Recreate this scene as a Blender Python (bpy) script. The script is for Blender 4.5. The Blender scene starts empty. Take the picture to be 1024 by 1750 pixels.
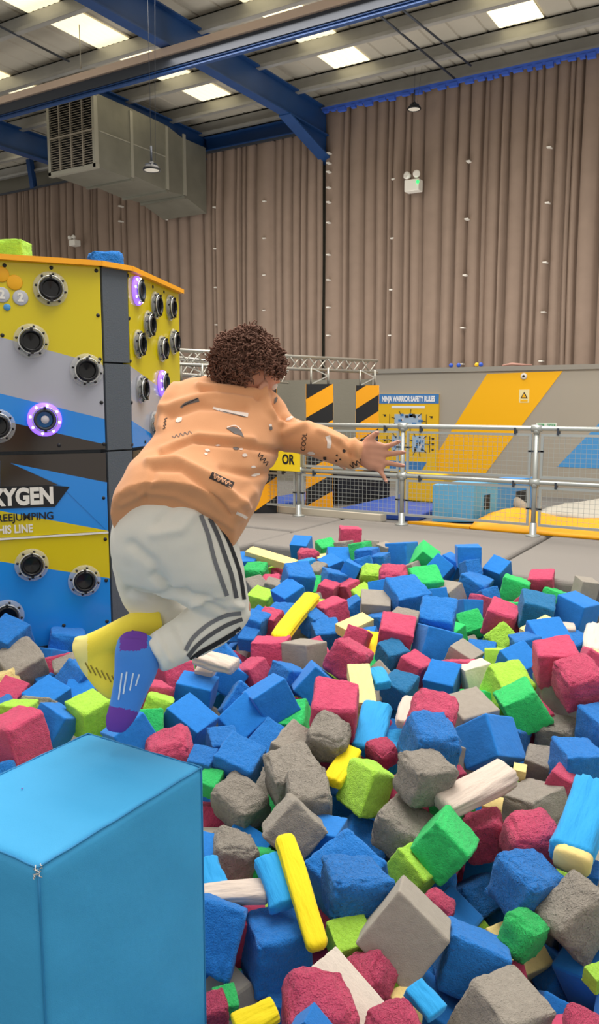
import bpy, bmesh, math, random
from mathutils import Vector, Matrix, Quaternion, noise
from mathutils.bvhtree import BVHTree
PI = math.pi
D = bpy.data
SC = bpy.context.scene
COL = SC.collection

# ------------------------------------------------------------------ camera
FPX, HC, PITCH, YAW = 1370.0, 1.3, math.radians(7.8), math.radians(31.5)
cam_d = D.cameras.new('camera'); cam = D.objects.new('camera', cam_d); COL.objects.link(cam)
cam.location = (0, 0, HC); cam.rotation_euler = (PI/2 - PITCH, 0, YAW)
cam_d.sensor_fit = 'VERTICAL'; cam_d.sensor_height = 24.0; cam_d.lens = 24.0*FPX/1750
cam_d.clip_start = 0.05; cam_d.clip_end = 200
SC.camera = cam
# ------------------------------------------------------------------ light
SC.view_settings.view_transform = 'Standard'; SC.view_settings.look = 'None'
SC.view_settings.gamma = 1.0; SC.view_settings.use_curve_mapping = False
SC.view_settings.exposure = 0.17
w = D.worlds.new('world'); SC.world = w; w.use_nodes = True
bg = w.node_tree.nodes['Background']; bg.inputs[0].default_value = (1.0, 0.955, 0.89, 1); bg.inputs[1].default_value = 0.72

def area(name, loc, size, energy, color=(1, .95, .88), rot=(0, 0, 0), sy=None):
    l = D.lights.new(name, 'AREA'); l.energy = energy; l.color = color
    l.shape = 'RECTANGLE'; l.size = size; l.size_y = sy or size
    o = D.objects.new(name, l); o.location = loc; o.rotation_euler = rot; COL.objects.link(o); return o
area('high_bay_light', (-1.8, 4.2, 6.6), 5.0, 540, (1, .965, .91))                       # lamps over the pit
area('high_bay_light', (-6.5, 11.0, 8.0), 9.0, 760, (1, .93, .84), sy=4)               # lamps over the obstacle rig
area('added_uplight', (-6.5, 15.4, 1.2), 18.0, 640, (1, .95, .89), rot=(PI, 0, 0), sy=5)    # added fill light, unseen behind the partition wall, to brighten curtains and roof

# ------------------------------------------------------------------ helpers
FW = Vector((-math.sin(YAW)*math.cos(PITCH), math.cos(YAW)*math.cos(PITCH), -math.sin(PITCH)))
RT = Vector((math.cos(YAW), math.sin(YAW), 0)); UP = RT.cross(FW)
CAM = Vector((0, 0, HC))
def ray(x, y): return FW + RT*((x-512)/FPX) - UP*((y-875)/FPX)
def at(x, y, d): return CAM + ray(x, y)*d                     # a sight line at depth d (metres)
def on_y(x, y, Y): r = ray(x, y); return CAM + r*(Y/r.y)      # ... on the plane Y = const
def on_z(x, y, z): r = ray(x, y); return CAM + r*((z-HC)/r.z)
def on_plane(x, y, o, n): r = ray(x, y); return CAM + r*((o-CAM).dot(n)/r.dot(n))
K = 1.7                                                        # the hall's shell, metres per survey unit
def hall(x, y, z): return Vector((x*K, y*K, (z-HC)*K+HC))

def s2l(c):
    if isinstance(c, str):
        c = c.lstrip('#'); c = [int(c[i:i+2], 16)/255 for i in (0, 2, 4)]
    return tuple((v/12.92 if v <= .04045 else ((v+.055)/1.055)**2.4) for v in c)
_mats = {}
def mat(name, col, rough=.6, metal=0, var=0.0, vscale=8, bump=0.0, bscale=40, bdetail=4, spec=.4, emit=None, es=0, trans=0, sheen=0, dist=.01, stretch=None, bump2=0, b2scale=6):
    if name in _mats: return _mats[name]
    m = D.materials.new(name); m.use_nodes = True; nt = m.node_tree; N = nt.nodes; L = nt.links
    b = N['Principled BSDF']; c = s2l(col)
    b.inputs['Base Color'].default_value = (*c, 1); b.inputs['Roughness'].default_value = rough
    b.inputs['Metallic'].default_value = metal; b.inputs['Specular IOR Level'].default_value = spec
    if trans: b.inputs['Transmission Weight'].default_value = trans
    if sheen: b.inputs['Sheen Weight'].default_value = sheen
    if emit: b.inputs['Emission Color'].default_value = (*s2l(emit), 1); b.inputs['Emission Strength'].default_value = es
    tc = None
    if var or bump or bump2:
        tc = N.new('ShaderNodeTexCoord'); mp = N.new('ShaderNodeMapping'); L.new(tc.outputs['Object'], mp.inputs['Vector'])
        if stretch: mp.inputs['Scale'].default_value = stretch
    if var:
        n = N.new('ShaderNodeTexNoise'); n.inputs['Scale'].default_value = vscale; n.inputs['Detail'].default_value = 5
        L.new(mp.outputs[0], n.inputs['Vector'])
        r = N.new('ShaderNodeValToRGB'); r.color_ramp.elements[0].position = .3; r.color_ramp.elements[1].position = .7
        r.color_ramp.elements[0].color = (*[v*(1-var) for v in c], 1); r.color_ramp.elements[1].color = (*[min(1, v*(1+var)) for v in c], 1)
        L.new(n.outputs[0], r.inputs[0]); L.new(r.outputs[0], b.inputs['Base Color'])
    prev = None
    for st, scl in ((bump, bscale), (bump2, b2scale)):
        if st:
            n = N.new('ShaderNodeTexNoise'); n.inputs['Scale'].default_value = scl; n.inputs['Detail'].default_value = bdetail
            L.new(mp.outputs[0], n.inputs['Vector'])
            bp = N.new('ShaderNodeBump'); bp.inputs['Strength'].default_value = st; bp.inputs['Distance'].default_value = dist
            L.new(n.outputs[0], bp.inputs['Height'])
            if prev: L.new(prev.outputs[0], bp.inputs['Normal'])
            prev = bp
    if prev: L.new(prev.outputs[0], b.inputs['Normal'])
    _mats[name] = m; return m

def link(o, parent=None):
    COL.objects.link(o)
    if parent is not None: o.parent = parent
    return o
def obj(name, bm, mats, parent=None, smooth=False, local=False):
    """bmesh (world coordinates) -> one mesh object; under a parent it is re-expressed in the parent's frame"""
    me = D.meshes.new(name)
    bmesh.ops.recalc_face_normals(bm, faces=bm.faces[:]) if not getattr(bm, 'keep', False) else None
    bm.to_mesh(me); bm.free()
    for m in (mats if isinstance(mats, (list, tuple)) else [mats]): me.materials.append(m)
    if smooth:
        for p in me.polygons: p.use_smooth = True
    if parent is not None and not local:
        me.transform(Matrix.Translation(-parent.location))
    o = D.objects.new(name, me); link(o, parent); return o
def recentre(o):
    """origin of a stand-alone mesh moved to the centre of its base"""
    vs = [v.co for v in o.data.vertices]
    c = Vector(((min(v.x for v in vs)+max(v.x for v in vs))/2, (min(v.y for v in vs)+max(v.y for v in vs))/2, min(v.z for v in vs)))
    o.data.transform(Matrix.Translation(-c)); o.location = c; return o
def tag(o, label=None, cat=None, group=None, kind=None):
    if label: o['label'] = label
    if cat: o['category'] = cat
    if group: o['group'] = group
    if kind: o['kind'] = kind
    return o
def struct(name, bm, mats, smooth=False): return tag(obj(name, bm, mats, smooth=smooth), kind='structure')
def empty(name, loc, label, cat, group=None):
    o = D.objects.new(name, None); o.location = loc; o.empty_display_size = .1; COL.objects.link(o); return tag(o, label, cat, group)
def B(): return bmesh.new()
def box(bm, lo, hi, mi=0, M=None):
    vs = [bm.verts.new((x, y, z)) for x in (lo[0], hi[0]) for y in (lo[1], hi[1]) for z in (lo[2], hi[2])]
    if M is not None:
        for v in vs: v.co = M @ v.co
    for f in ((0, 1, 3, 2), (4, 6, 7, 5), (0, 4, 5, 1), (2, 3, 7, 6), (0, 2, 6, 4), (1, 5, 7, 3)):
        bm.faces.new([vs[i] for i in f]).material_index = mi
    return vs
def hbox(bm, lo, hi, mi=0): return box(bm, hall(*lo), hall(*hi), mi)
def prism(bm, pts, off, mi=0):
    """polygon (Vectors) extruded by the vector off"""
    a = [bm.verts.new(p) for p in pts]; b = [bm.verts.new(p+off) for p in pts]; n = len(pts)
    bm.faces.new(a).material_index = mi; bm.faces.new(b[::-1]).material_index = mi
    for i in range(n): bm.faces.new((a[i], b[i], b[(i+1) % n], a[(i+1) % n])).material_index = mi
def frame_axes(d):
    d = d.normalized(); u = d.cross(Vector((0, 0, 1)))
    if u.length < 1e-3: u = Vector((1, 0, 0))
    u.normalize(); return u, u.cross(d).normalized()
def tube(bm, pts, r, n=8, mi=0, caps=True):
    rings = []
    for i, p in enumerate(pts):
        d = (pts[min(i+1, len(pts)-1)]-pts[max(i-1, 0)])
        u, v = frame_axes(d); rr = r[i] if isinstance(r, (list, tuple)) else r
        rings.append([bm.verts.new(p+(u*math.cos(2*PI*k/n)+v*math.sin(2*PI*k/n))*rr) for k in range(n)])
    for a, b in zip(rings, rings[1:]):
        for k in range(n):
            f = bm.faces.new((a[k], a[(k+1) % n], b[(k+1) % n], b[k])); f.material_index = mi; f.smooth = True
    if caps:
        bm.faces.new(rings[0][::-1]).material_index = mi; bm.faces.new(rings[-1]).material_index = mi
def bar(bm, a, b, w, h=None, mi=0):
    """square bar between two points"""
    d = b-a; u, v = frame_axes(d); h = h or w
    q = [bm.verts.new(p+u*sx*w/2+v*sy*h/2) for p in (a, b) for sx, sy in ((-1, -1), (1, -1), (1, 1), (-1, 1))]
    for f in ((0, 1, 2, 3), (7, 6, 5, 4), (0, 4, 5, 1), (1, 5, 6, 2), (2, 6, 7, 3), (3, 7, 4, 0)):
        bm.faces.new([q[i] for i in f]).material_index = mi
def lathe(bm, o, ax, prof, n=28, mi=0, u=None):
    """profile [(radius, height)] turned about the axis ax through o"""
    ax = ax.normalized(); a, b = frame_axes(ax); rings = []
    for r, h in prof:
        rings.append([bm.verts.new(o+ax*h+(a*math.cos(2*PI*k/n)+b*math.sin(2*PI*k/n))*max(r, 1e-5)) for k in range(n)])
    for p, q in zip(rings, rings[1:]):
        for k in range(n):
            f = bm.faces.new((p[k], p[(k+1) % n], q[(k+1) % n], q[k])); f.material_index = mi; f.smooth = True
def ball(bm, c, r, s=(1, 1, 1), mi=0, seg=16, M=None):
    mt = Matrix.Translation(c) @ (M or Matrix()) @ Matrix.Diagonal((r*s[0], r*s[1], r*s[2], 1))
    ret = bmesh.ops.create_uvsphere(bm, u_segments=seg, v_segments=seg//2+2, radius=1, matrix=mt)
    for v in ret['verts']:
        for f in v.link_faces: f.material_index = mi; f.smooth = True
def bevel(o, w=.01, seg=2):
    m = o.modifiers.new('bevel', 'BEVEL'); m.width = w; m.segments = seg; m.limit_method = 'ANGLE'; return o
def text_mesh(s, size, bold=0.0, extrude=0.0):
    cu = D.curves.new('letters', 'FONT'); cu.body = s; cu.size = size; cu.offset = bold; cu.extrude = extrude; cu.align_x = 'CENTER'; cu.align_y = 'CENTER'
    cu.resolution_u = 4
    o = D.objects.new('letters', cu); COL.objects.link(o)
    dg = bpy.context.evaluated_depsgraph_get(); me = D.meshes.new_from_object(o.evaluated_get(dg))
    D.objects.remove(o); D.curves.remove(cu); return me
def letters(bm, s, origin, ux, uy, size, width=None, bold=.0, lift=.002, mi=0):
    """flat lettering laid on a surface at origin, along ux / uy"""
    me = text_mesh(s, size, bold); xs = [v.co.x for v in me.vertices]; w0 = max(xs)-min(xs); sx = (width/w0) if width else 1
    xm = (max(xs)+min(xs))/2; n = ux.cross(uy).normalized()
    vs = [bm.verts.new(origin+ux*((v.co.x-xm)*sx)+uy*v.co.y+n*lift) for v in me.vertices]
    for p in me.polygons:
        try: bm.faces.new([vs[i] for i in p.vertices]).material_index = mi
        except ValueError: pass
    D.meshes.remove(me)
def evaluated(o):
    """bake the modifiers of o into its mesh"""
    dg = bpy.context.evaluated_depsgraph_get(); me = D.meshes.new_from_object(o.evaluated_get(dg))
    o.modifiers.clear(); old = o.data; o.data = me; D.meshes.remove(old); return o

# ------------------------------------------------------------------ materials
M_CURT = mat('curtain_cloth', '#8d7b6e', .9, var=.05, vscale=3, bump=.25, bscale=300, spec=.1)
M_SHEET = mat('roof_sheet', '#b4aea0', .6, var=.08, vscale=.5, spec=.2)
M_PURL = mat('purlin_steel', '#a6a5a0', .45, metal=.35, var=.12, vscale=1.5)
M_BLUE = mat('blue_steel_paint', '#1b4073', .42, var=.08, vscale=2)
M_BLUEB = mat('bright_blue_steel_paint', '#3a5fc0', .5)
M_GALV = mat('galvanised_sheet', '#858478', .42, metal=.45, var=.1, vscale=2, bump=.3, bscale=3, dist=.03)
M_GALVL = mat('galvanised_trim', '#a8a699', .4, metal=.4)
M_TRAY = mat('cable_tray_metal', '#d2bba8', .5, metal=.2)
M_DARK = mat('dark_metal', '#3b4049', .5, metal=.3)
M_BLACK = mat('black_plastic', '#17181a', .5)
M_WHITE = mat('white_plastic', '#dcd8cf', .5)
M_CONC = mat('concrete_wall', '#8a8678', .85, var=.07, vscale=1.2, bump=.2, bscale=30)
M_PAD = mat('grey_wall_pad', '#a29b8e', .6, var=.03, vscale=1)
M_YEL = mat('yellow_pvc', '#f2b400', .5)
M_SKYB = mat('sky_blue_pvc', '#4a93cf', .5)
M_STEEL = mat('fence_steel', '#b4b8b4', .38, metal=.55)
M_CARP = mat('grey_carpet', '#8b8681', .95, var=.1, vscale=160, bump=.5, bscale=260, spec=.05, dist=.004)
M_TRUSS = mat('truss_aluminium', '#c6c3b8', .35, metal=.6)

# ------------------------------------------------------------------ the hall: walls, roof, floor
bm = B(); hbox(bm, (-17, 11.75, .0), (3, 11.85, 6.05)); struct('wall_back', bm, M_CONC)
bm = B(); box(bm, (-24, -4, -1.3), (8, 24, -1.2)); struct('floor', bm, mat('pit_floor', '#2a2c30', .9))

# profiled roof sheeting with skylight strips between the ribs
bm = B()
SKY = [(-12.72, -12.15), (-10.37+.0-.15, -9.95), (-8.22, -7.66), (-5.86, -5.3), (-3.5, -2.94), (-1.14, -.58)]
ribs = []; x = -17.0
while x < 3: ribs.append(x); x += .36
Y0, Y1, ZR = 3.6, 11.8, 5.96
def ribz(k): return .0 if k in (0, 3) else .035
prof = []
for rx in ribs:
    for dx, dz in ((0, 0), (.012, .018), (.03, .018), (.042, 0)): prof.append((rx+dx, ZR+dz))
lo = [bm.verts.new(hall(px, Y0, pz)) for px, pz in prof]; hi = [bm.verts.new(hall(px, Y1, pz)) for px, pz in prof]
for i in range(len(prof)-1): bm.faces.new((lo[i], lo[i+1], hi[i+1], hi[i]))
struct('ceiling', bm, M_SHEET)
m_sky = mat('skylight_sheet', '#fff3d0', .5, emit='#fff0c4', es=1.0, var=.06, vscale=1.5)
n_ = 0
for a, b in SKY:
    n_ += 1
    bm = B(); cells = 24; Ya, Yb = 6.6, 10.5
    xs = [a+(b-a)*i/cells for i in range(cells+1)]
    rows = [[bm.verts.new(hall(xx, yy, ZR-.012-.008*abs(math.sin(i*PI/4)))) for i, xx in enumerate(xs)] for yy in (Ya, 8.5, Yb)]
    for r0, r1 in zip(rows, rows[1:]):
        for i in range(cells): bm.faces.new((r0[i], r0[i+1], r1[i+1], r1[i]))
    struct('window_%d' % n_, bm, m_sky)

def ibeam(bm, a, b, w, h, t=.03, mi=0):
    """I section between a and b; a, b at the mid-height"""
    d = (b-a).normalized(); u = d.cross(Vector((0, 0, 1))).normalized(); v = u.cross(d)
    for (x0, x1, z0, z1) in ((-w/2, w/2, h/2-t, h/2), (-w/2, w/2, -h/2, -h/2+t), (-t/2, t/2, -h/2+t, h/2-t)):
        q = [bm.verts.new(p+u*x+v*z) for p in (a, b) for x, z in ((x0, z0), (x1, z0), (x1, z1), (x0, z1))]
        for f in ((0, 1, 2, 3), (7, 6, 5, 4), (0, 4, 5, 1), (1, 5, 6, 2), (2, 6, 7, 3), (3, 7, 4, 0)): bm.faces.new([q[i] for i in f]).material_index = mi
RAFT = [(-6.5, 'wide navy blue roof rafter crossing the upper middle, ending in a haunch'),
        (-8.87, 'navy blue steel rafter running just above the long metal duct'),
        (-11.24, 'blue steel rafter at the left edge behind the louvred end of the duct'),
        (-4.13+0.0, None)]
for X, lab in RAFT[:3]:
    e = empty('roof_rafter', hall(X, 11.3, 5.2), lab, 'beam')
    bm = B(); ibeam(bm, hall(X, 3.6 if X > -8 else 8.75, 5.57), hall(X, 11.55, 5.57), .15*K, .40*K, .03); obj('beam', bm, M_BLUE, e)
    if X > -7:
        bm = B(); h = hall
        web = [h(X, 10.2, 5.38), h(X, 11.5, 5.38), h(X, 11.5, 5.02)]
        prism(bm, [p+Vector((-.02, 0, 0)) for p in web], Vector((.04, 0, 0)))
        fl = [h(X-.1, 10.2, 5.38), h(X+.1, 10.2, 5.38), h(X+.1, 11.5, 5.02), h(X-.1, 11.5, 5.02)]
        prism(bm, fl, Vector((0, 0, -.04)))
        obj('haunch', bm, M_BLUE, e)
for i, (a, b, lab) in enumerate([(-11.2, -8.9, 'blue eaves beam between duct and the left edge above the curtain'), (-8.8, -6.55, 'dark blue eaves beam joining the duct corner to the haunched rafter')]):
    bm = B(); ibeam(bm, hall(a, 11.35, 5.6), hall(b, 11.35, 5.6), .16*K, .22*K, .025); tag(recentre(obj('eaves_beam', bm, M_BLUE)), lab, 'beam')
bm = B(); hbox(bm, (-6.42, 11.14, 5.66), (2.5, 11.18, 5.715))
xx = -6.4
random.seed(4)
while xx < 2.4:
    wd = random.uniform(.05, .13); hbox(bm, (xx, 11.13, 5.665-random.uniform(.02, .06)), (xx+wd, 11.19, 5.67)); xx += wd+random.uniform(.02, .12)
tag(recentre(obj('curtain_rail', bm, M_BLUEB)), 'bright blue ragged-edged curtain rail sloping along the top of the right-hand curtains', 'rail')
bm = B(); hbox(bm, (-16, 11.17, 5.405), (-6.56, 11.2, 5.44)); tag(recentre(obj('curtain_rail', bm, M_DARK)), 'thin dark rail carrying the curtains left of the haunched rafter', 'rail')
e = empty('bracket_strut', on_y(57, 322, 11.2*K), 'short blue steel strut between rafter and eaves beam left of the duct', 'strut')
bm = B(); bar(bm, on_y(47, 250, 11.2*K), on_y(58, 322, 11.2*K), .17); obj('strut', bm, M_BLUE, e)
PL = [(11.3, 5.72, 'grey steel purlin lowest on the roof just above the blue curtain rail'),
      (10.55, 5.76, 'grey steel purlin second up from the curtain rail'),
      (9.55, 5.76, 'grey steel purlin third up from the curtain rail'),
      (8.3, 5.76, 'grey steel purlin half hidden behind the long beige cable tray'),
      (7.15, 5.76, 'grey steel purlin above the biggest skylight in the upper left corner'),
      (6.0, 5.76, 'grey steel purlin cut by the very top edge')]
for Y, z, lab in PL:
    bm = B(); x0, x1 = hall(-16.5, Y, z).x, hall(2.8, Y, z).x
    y = Y*K; zt = hall(0, 0, 5.95).z; zb = hall(0, 0, 5.95-.2).z
    box(bm, (x0, y-.012, zb), (x1, y+.012, zt)); box(bm, (x0, y-.012, zt-.02), (x1, y+.12, zt)); box(bm, (x0, y-.12, zb-.02), (x1, y+.012, zb)); box(bm, (x0, y-.13, zb-.02), (x1, y-.115, zb+.05))
    tag(recentre(obj('roof_purlin', bm, M_PURL)), lab, 'beam')
# cleats at purlin/rafter joints are part of the rafters in the photo; diagonal bracing rods
for a, b, lab in (((618, 0), (782, 138), 'thin dark bracing rod crossing the roof left of the hanging lamp'), ((668, 0), (805, 112), 'thin dark bracing rod nearest right of the hanging lamp'), ((0, 45), (118, 105), 'dark bracing rod under the roof sheets at upper left')):
    bm = B(); zz = hall(0, 0, 5.74).z; tube(bm, [on_z(*a, zz), on_z(*b, zz)], .014*K, 6); tag(recentre(obj('bracing_rod', bm, M_DARK)), lab, 'rod')
# the long tray over a dark channel, slung under the rafters
e = empty('cable_tray', hall(-8, 7.7, 5.1), 'long beige and dark steel tray beam crossing the whole roof diagonally above the duct', 'beam')
bm = B(); hbox(bm, (-15, 7.63, 5.275), (1.5, 7.74, 5.36)); obj('tray', bm, M_TRAY, e)
bm = B(); hbox(bm, (-15, 7.67, 5.165), (1.5, 7.75, 5.275)); hbox(bm, (-15, 7.65, 5.15), (1.5, 7.79, 5.168)); obj('channel', bm, M_DARK, e)
bm = B(); ibeam(bm, hall(-15, 7.70, 5.125), hall(1.5, 7.70, 5.125), .1, .045*K, .02); obj('flange', bm, M_BLUE, e)
bm = B(); a = on_y(138, 118, 7.68*K); tube(bm, [a, Vector((a.x, a.y, hall(0, 0, 5.95).z))], .012, 6); obj('hanger', bm, M_GALVL, e)

# ------------------------------------------------------------------ galvanised duct
XD, YD0, YD1 = -8.68, 8.68, 11.17
e = empty('air_duct', hall(-9.1, 10, 4.5), 'huge galvanised metal air duct with louvred end hanging below the roof at left', 'duct')
def hv(x, y, z): return hall(x, y, z)
bm = B()
secs = [(YD0, 5.60, 4.62), (9.35, 5.60, 4.60), (9.42, 5.60, 4.66), (10.2, 5.58, 4.60), (10.55, 5.50, 4.62), (YD1, 5.50, 4.45)]
XL = -9.62
rg = [[bm.verts.new(hv(x, y, z)) for x, z in ((XL, zb), (XD, zb), (XD, zt), (XL, zt))] for y, zt, zb in secs]
for a, b in zip(rg, rg[1:]):
    for k in range(4): bm.faces.new((a[k], a[(k+1) % 4], b[(k+1) % 4], b[k]))
bm.faces.new(rg[0]); bm.faces.new(rg[-1][::-1]); obj('casing', bm, M_GALV, e)
for ys in (9.38, 10.17, 10.6):
    bm = B(); hbox(bm, (XD-.005, ys-.03, 4.62), (XD+.018, ys+.03, 5.56)); obj('seam_flange', bm, M_GALVL, e)
    bm = B(); hbox(bm, (XL, ys-.025, 4.575), (XD+.01, ys+.025, 4.61)); obj('seam_flange', bm, M_GALV, e)
bm = B(); hbox(bm, (XD-.003, YD0+.05, 5.10), (XD+.008, 10.15, 5.115)); obj('stiffening_rib', bm, M_GALVL, e)
bm = B()
for (a, b) in (((XL, 5.57), (XD, 5.62)), ((XL, 4.60), (XD, 4.65))): hbox(bm, (a[0]-.01, YD0-.05, a[1]-.01), (b[0]+.02, YD0+.02, b[1]))
for a in (XL, XD-.03): hbox(bm, (a-.01, YD0-.05, 4.6), (a+.04, YD0+.02, 5.62))
obj('louvre_frame', bm, M_GALVL, e)
bm = B(); hbox(bm, (XL+.02, YD0-.008, 4.64), (XD-.02, YD0-.002, 5.6)); obj('louvre_back', bm, M_BLACK, e)
m_louv = mat('louvre_metal', '#a29a8c', .5, metal=.2)
zz = 4.67
while zz < 5.57:
    bm = B(); w_ = [hv(XL+.03, YD0-.045, zz), hv(XD-.03, YD0-.045, zz), hv(XD-.03, YD0-.01, zz+.022), hv(XL+.03, YD0-.01, zz+.022)]
    prism(bm, w_, Vector((0, 0, .008))); obj('louvre_blade', bm, m_louv, e); zz += .0335
for k in range(1, 4):
    bm = B(); xk = XL+(XD-XL)*k/4; hbox(bm, (xk-.008, YD0-.05, 4.64), (xk+.008, YD0-.005, 5.6)); obj('mullion', bm, m_louv, e)
bm = B(); hbox(bm, (XL, YD0-.052, 5.1), (XD, YD0-.005, 5.12)); obj('mullion', bm, m_louv, e)

# ------------------------------------------------------------------ pleated curtains
random.seed(11)
CUTS = [(-16, -13.3, 'left edge behind the tower top'), (-13.3, -11.4, ''), (-11.4, -8.9, ''), (-8.9, -6.55, ''), (-6.5, -5.05, ''), (-5.05, -3.9, ''), (-3.9, -2.75, ''), (-2.75, -1.2, ''), (-1.2, 2.4, '')]
CLAB = ['brown pleated curtain at the far left edge of the hall above the climbing tower',
        'brown pleated curtain below the louvred end of the duct',
        'brown pleated curtain behind the duct and the right end of the climbing tower',
        "brown pleated curtain between the duct's end and the haunched rafter, above the child's head",
        'brown pleated curtain right of the haunched rafter, behind the striped columns',
        'brown pleated curtain behind the hanging lamp and emergency light',
        'brown pleated curtain above the yellow stripe of the wall',
        'brown pleated curtain at the right edge, behind the tallest part of the scene',
        'brown pleated curtain outside the right edge']
def hz(z): return hall(0, 0, z).z
panels = []
def curtain(x0, x1, zt, zb, lab):
    x0, x1 = x0*K, x1*K; Yc = 11.42*K; P = []; x = x0
    while x < x1:                                               # one lobe at a time: a broad bulge and a narrow deep tuck
        wd = random.choice((.14, .2, .26, .34, .44, .3))*random.uniform(.8, 1.2)*1.2; dp = random.uniform(.14, .30); tk = random.choice((.02, .08, .2, .3)) if x > x0 else -.05
        skew = random.uniform(-.25, .25)
        for k in range(9):
            t = k/9; s = math.sin(PI*min(1, max(0, t+skew*math.sin(PI*t)*.5)))
            P.append((x+wd*t, (s**.45)*dp-(tk if k == 0 else 0), random.random()))
        x += wd
    P = [p for p in P if p[0] < x1-.02]+[(x1, .05, .5)]
    bm = B(); rows = []; nz = 9
    for j in range(nz+1):
        t = j/nz; z = zt+(zb-zt)*t; row = []
        for (px, dy, rn) in P:
            sw = noise.noise(Vector((px*1.3, t*1.7, 3.1)))*.06*t
            amp = .55+.45*min(1, t*3+.3)
            row.append(bm.verts.new((px+sw, Yc-dy*amp-noise.noise(Vector((px*2.2, t*2.5, 0)))*.03, z)))
        rows.append(row)
    for a, b in zip(rows, rows[1:]):
        for i in range(len(a)-1):
            f = bm.faces.new((a[i], b[i], b[i+1], a[i+1])); f.smooth = True
    return bm
for (x0, x1, _), lab in zip(CUTS, CLAB):
    zt = hz(5.47) if x1 < -6 else hz(5.76)
    e = empty('curtain', hall((x0+x1)/2, 11.42, 1.2), lab, 'curtain', 'pleated curtains along the back wall')
    me_bm = curtain(x0, x1, zt, hz(1.2), lab); o = obj('drape', me_bm, M_CURT, e); panels.append((x0*K, x1*K, e))
CLIPS = [(560, y) for y in (261, 278, 293, 320, 345, 380, 435, 478, 525, 573)] + [(672, 306), (670, 407), (668, 495), (666, 573)] + \
        [(451, y) for y in (344, 407, 470, 530)] + [(365.7, 354), (367, 425), (368, 491), (369, 555)] + [(204, 352), (204, 378), (129, 412), (285, 375)] + \
        [(938, 251), (935, 346), (931, 448), (928, 533), (924, 617)] + [(800, 275), (797, 374), (794, 470), (790, 560), (788, 622)]
for cx, cy in CLIPS:
    p = on_y(cx, cy, 11.25*K)
    for a, b, e in panels:
        if a <= p.x < b:
            bm = B(); box(bm, (p.x-.045, p.y-.01, p.z-.014), (p.x+.045, p.y+.16, p.z+.014)); obj('clip', bm, M_WHITE, e); break

# ------------------------------------------------------------------ hanging lamps, emergency lights
def high_bay(px, py, d, lab, r):
    c = at(px, py, d); e = empty('hanging_lamp', c, lab, 'lamp', 'high bay lamps'); ax = Vector((0, 0, 1))
    bm = B(); lathe(bm, c, ax, [(0, r*.55), (r*.25, r*.55), (r*.3, r*.2), (r*.75, r*.05), (r, -r*.25), (r*.98, -r*.42), (r*.86, -r*.42), (r*.84, -r*.34)]); obj('housing', bm, M_BLACK, e)
    bm = B(); lathe(bm, c, ax, [(r*.82, -r*.38), (0, -r*.39)]); obj('lens', bm, mat('lamp_lens', '#e8e2d4', .3, emit='#fff4e0', es=.08), e)
    for k in range(6):
        bm = B(); a = k*PI/3; dv = Vector((math.cos(a), math.sin(a), 0)); bar(bm, c+dv*r*.3+ax*r*.28, c+dv*r*.72+ax*r*.1, .012, .1*r*2); obj('fin', bm, M_DARK, e)
    bm = B(); tube(bm, [c+ax*r*.5, c+ax*r*2.2], .018, 6); tube(bm, [c+ax*r*2.2, Vector((c.x, c.y, hz(5.975)))], .004, 6); obj('cable', bm, M_DARK, e)
    bm = B(); tube(bm, [c+ax*r*.5+Vector((.08, 0, 0)), Vector((c.x+.2, c.y, hz(5.975)))], .003, 6); obj('cable', bm, M_DARK, e)
high_bay(708, 182, 19.0, 'small round hanging lamp in front of the curtains at upper right', .165)
high_bay(259, 285, 12.5, 'small round black lamp hanging in front of the duct', .14)
def emergency(px, py, d, w, lab, green):
    c = on_y(px, py, 11.14*K); e = empty('emergency_light', c, lab, 'light', None); u = Vector((1, 0, 0)); v = Vector((0, 0, 1)); n = Vector((0, -1, 0))
    bm = B(); box(bm, c+Vector((-w/2, -.06, -w*.36)), c+Vector((w/2, .2, w*.36))); bevel(obj('case', bm, M_WHITE, e), .015)
    for s in (-1, 1):
        q = c+Vector((s*w*.3, -.02, w*.62)); bm = B()
        lathe(bm, q, Vector((s*.35, -1, .1)), [(0, -.08), (w*.16, -.06), (w*.23, .02), (w*.23, .07), (w*.19, .08), (0, .06)], 18); obj('lamp_head', bm, M_WHITE, e)
    if green:
        bm = B(); ball(bm, c+Vector((w*.46, -.09, w*.12)), .04); obj('indicator', bm, mat('green_led', '#30e060', .4, emit='#30ff70', es=1.2), e)
emergency(705, 317, 19.6, .38, 'white twin-headed emergency light with green indicator on the curtain', True)
emergency(125, 415, 23, .26, 'small white twin-headed emergency light above the climbing tower', False)

# ------------------------------------------------------------------ padded partition wall with painted stripes
YW = 11.25
bm = B(); box(bm, (-5.58, YW, -.3), (1.5, YW+.12, 1.74), 0)
box(bm, (-5.62, YW-.03, 1.735), (1.5, YW+.16, 1.80), 3)
def wpoly(pts, mi, th=.006): prism(bm, [on_y(x, y, YW) for x, y in pts], Vector((0, -th, 0)), mi)
wpoly([(833, 639), (962, 634), (828, 812), (724, 812)], 1)
p = [Vector((-2.73, YW, .42)), Vector((-1.2, YW, .42)), Vector((-.35, YW, 1.72)), Vector((-1.6, YW, 1.72))]
prism(bm, p, Vector((0, -.006, 0)), 2)
struct('wall_right', bm, [M_PAD, M_YEL, M_SKYB, mat('wall_cap', '#8f8b82', .6)])
bm = B(); box(bm, (-14, YW+.15, -.3), (-5.6, YW+.25, 1.66)); struct('wall_left', bm, M_CONC)
bm = B(); box(bm, (-14, 7.95, -.1), (1.5, YW+.2, -.01)); struct('floor', bm, mat('hall_floor_vinyl', '#6c6a68', .7, var=.05))

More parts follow.
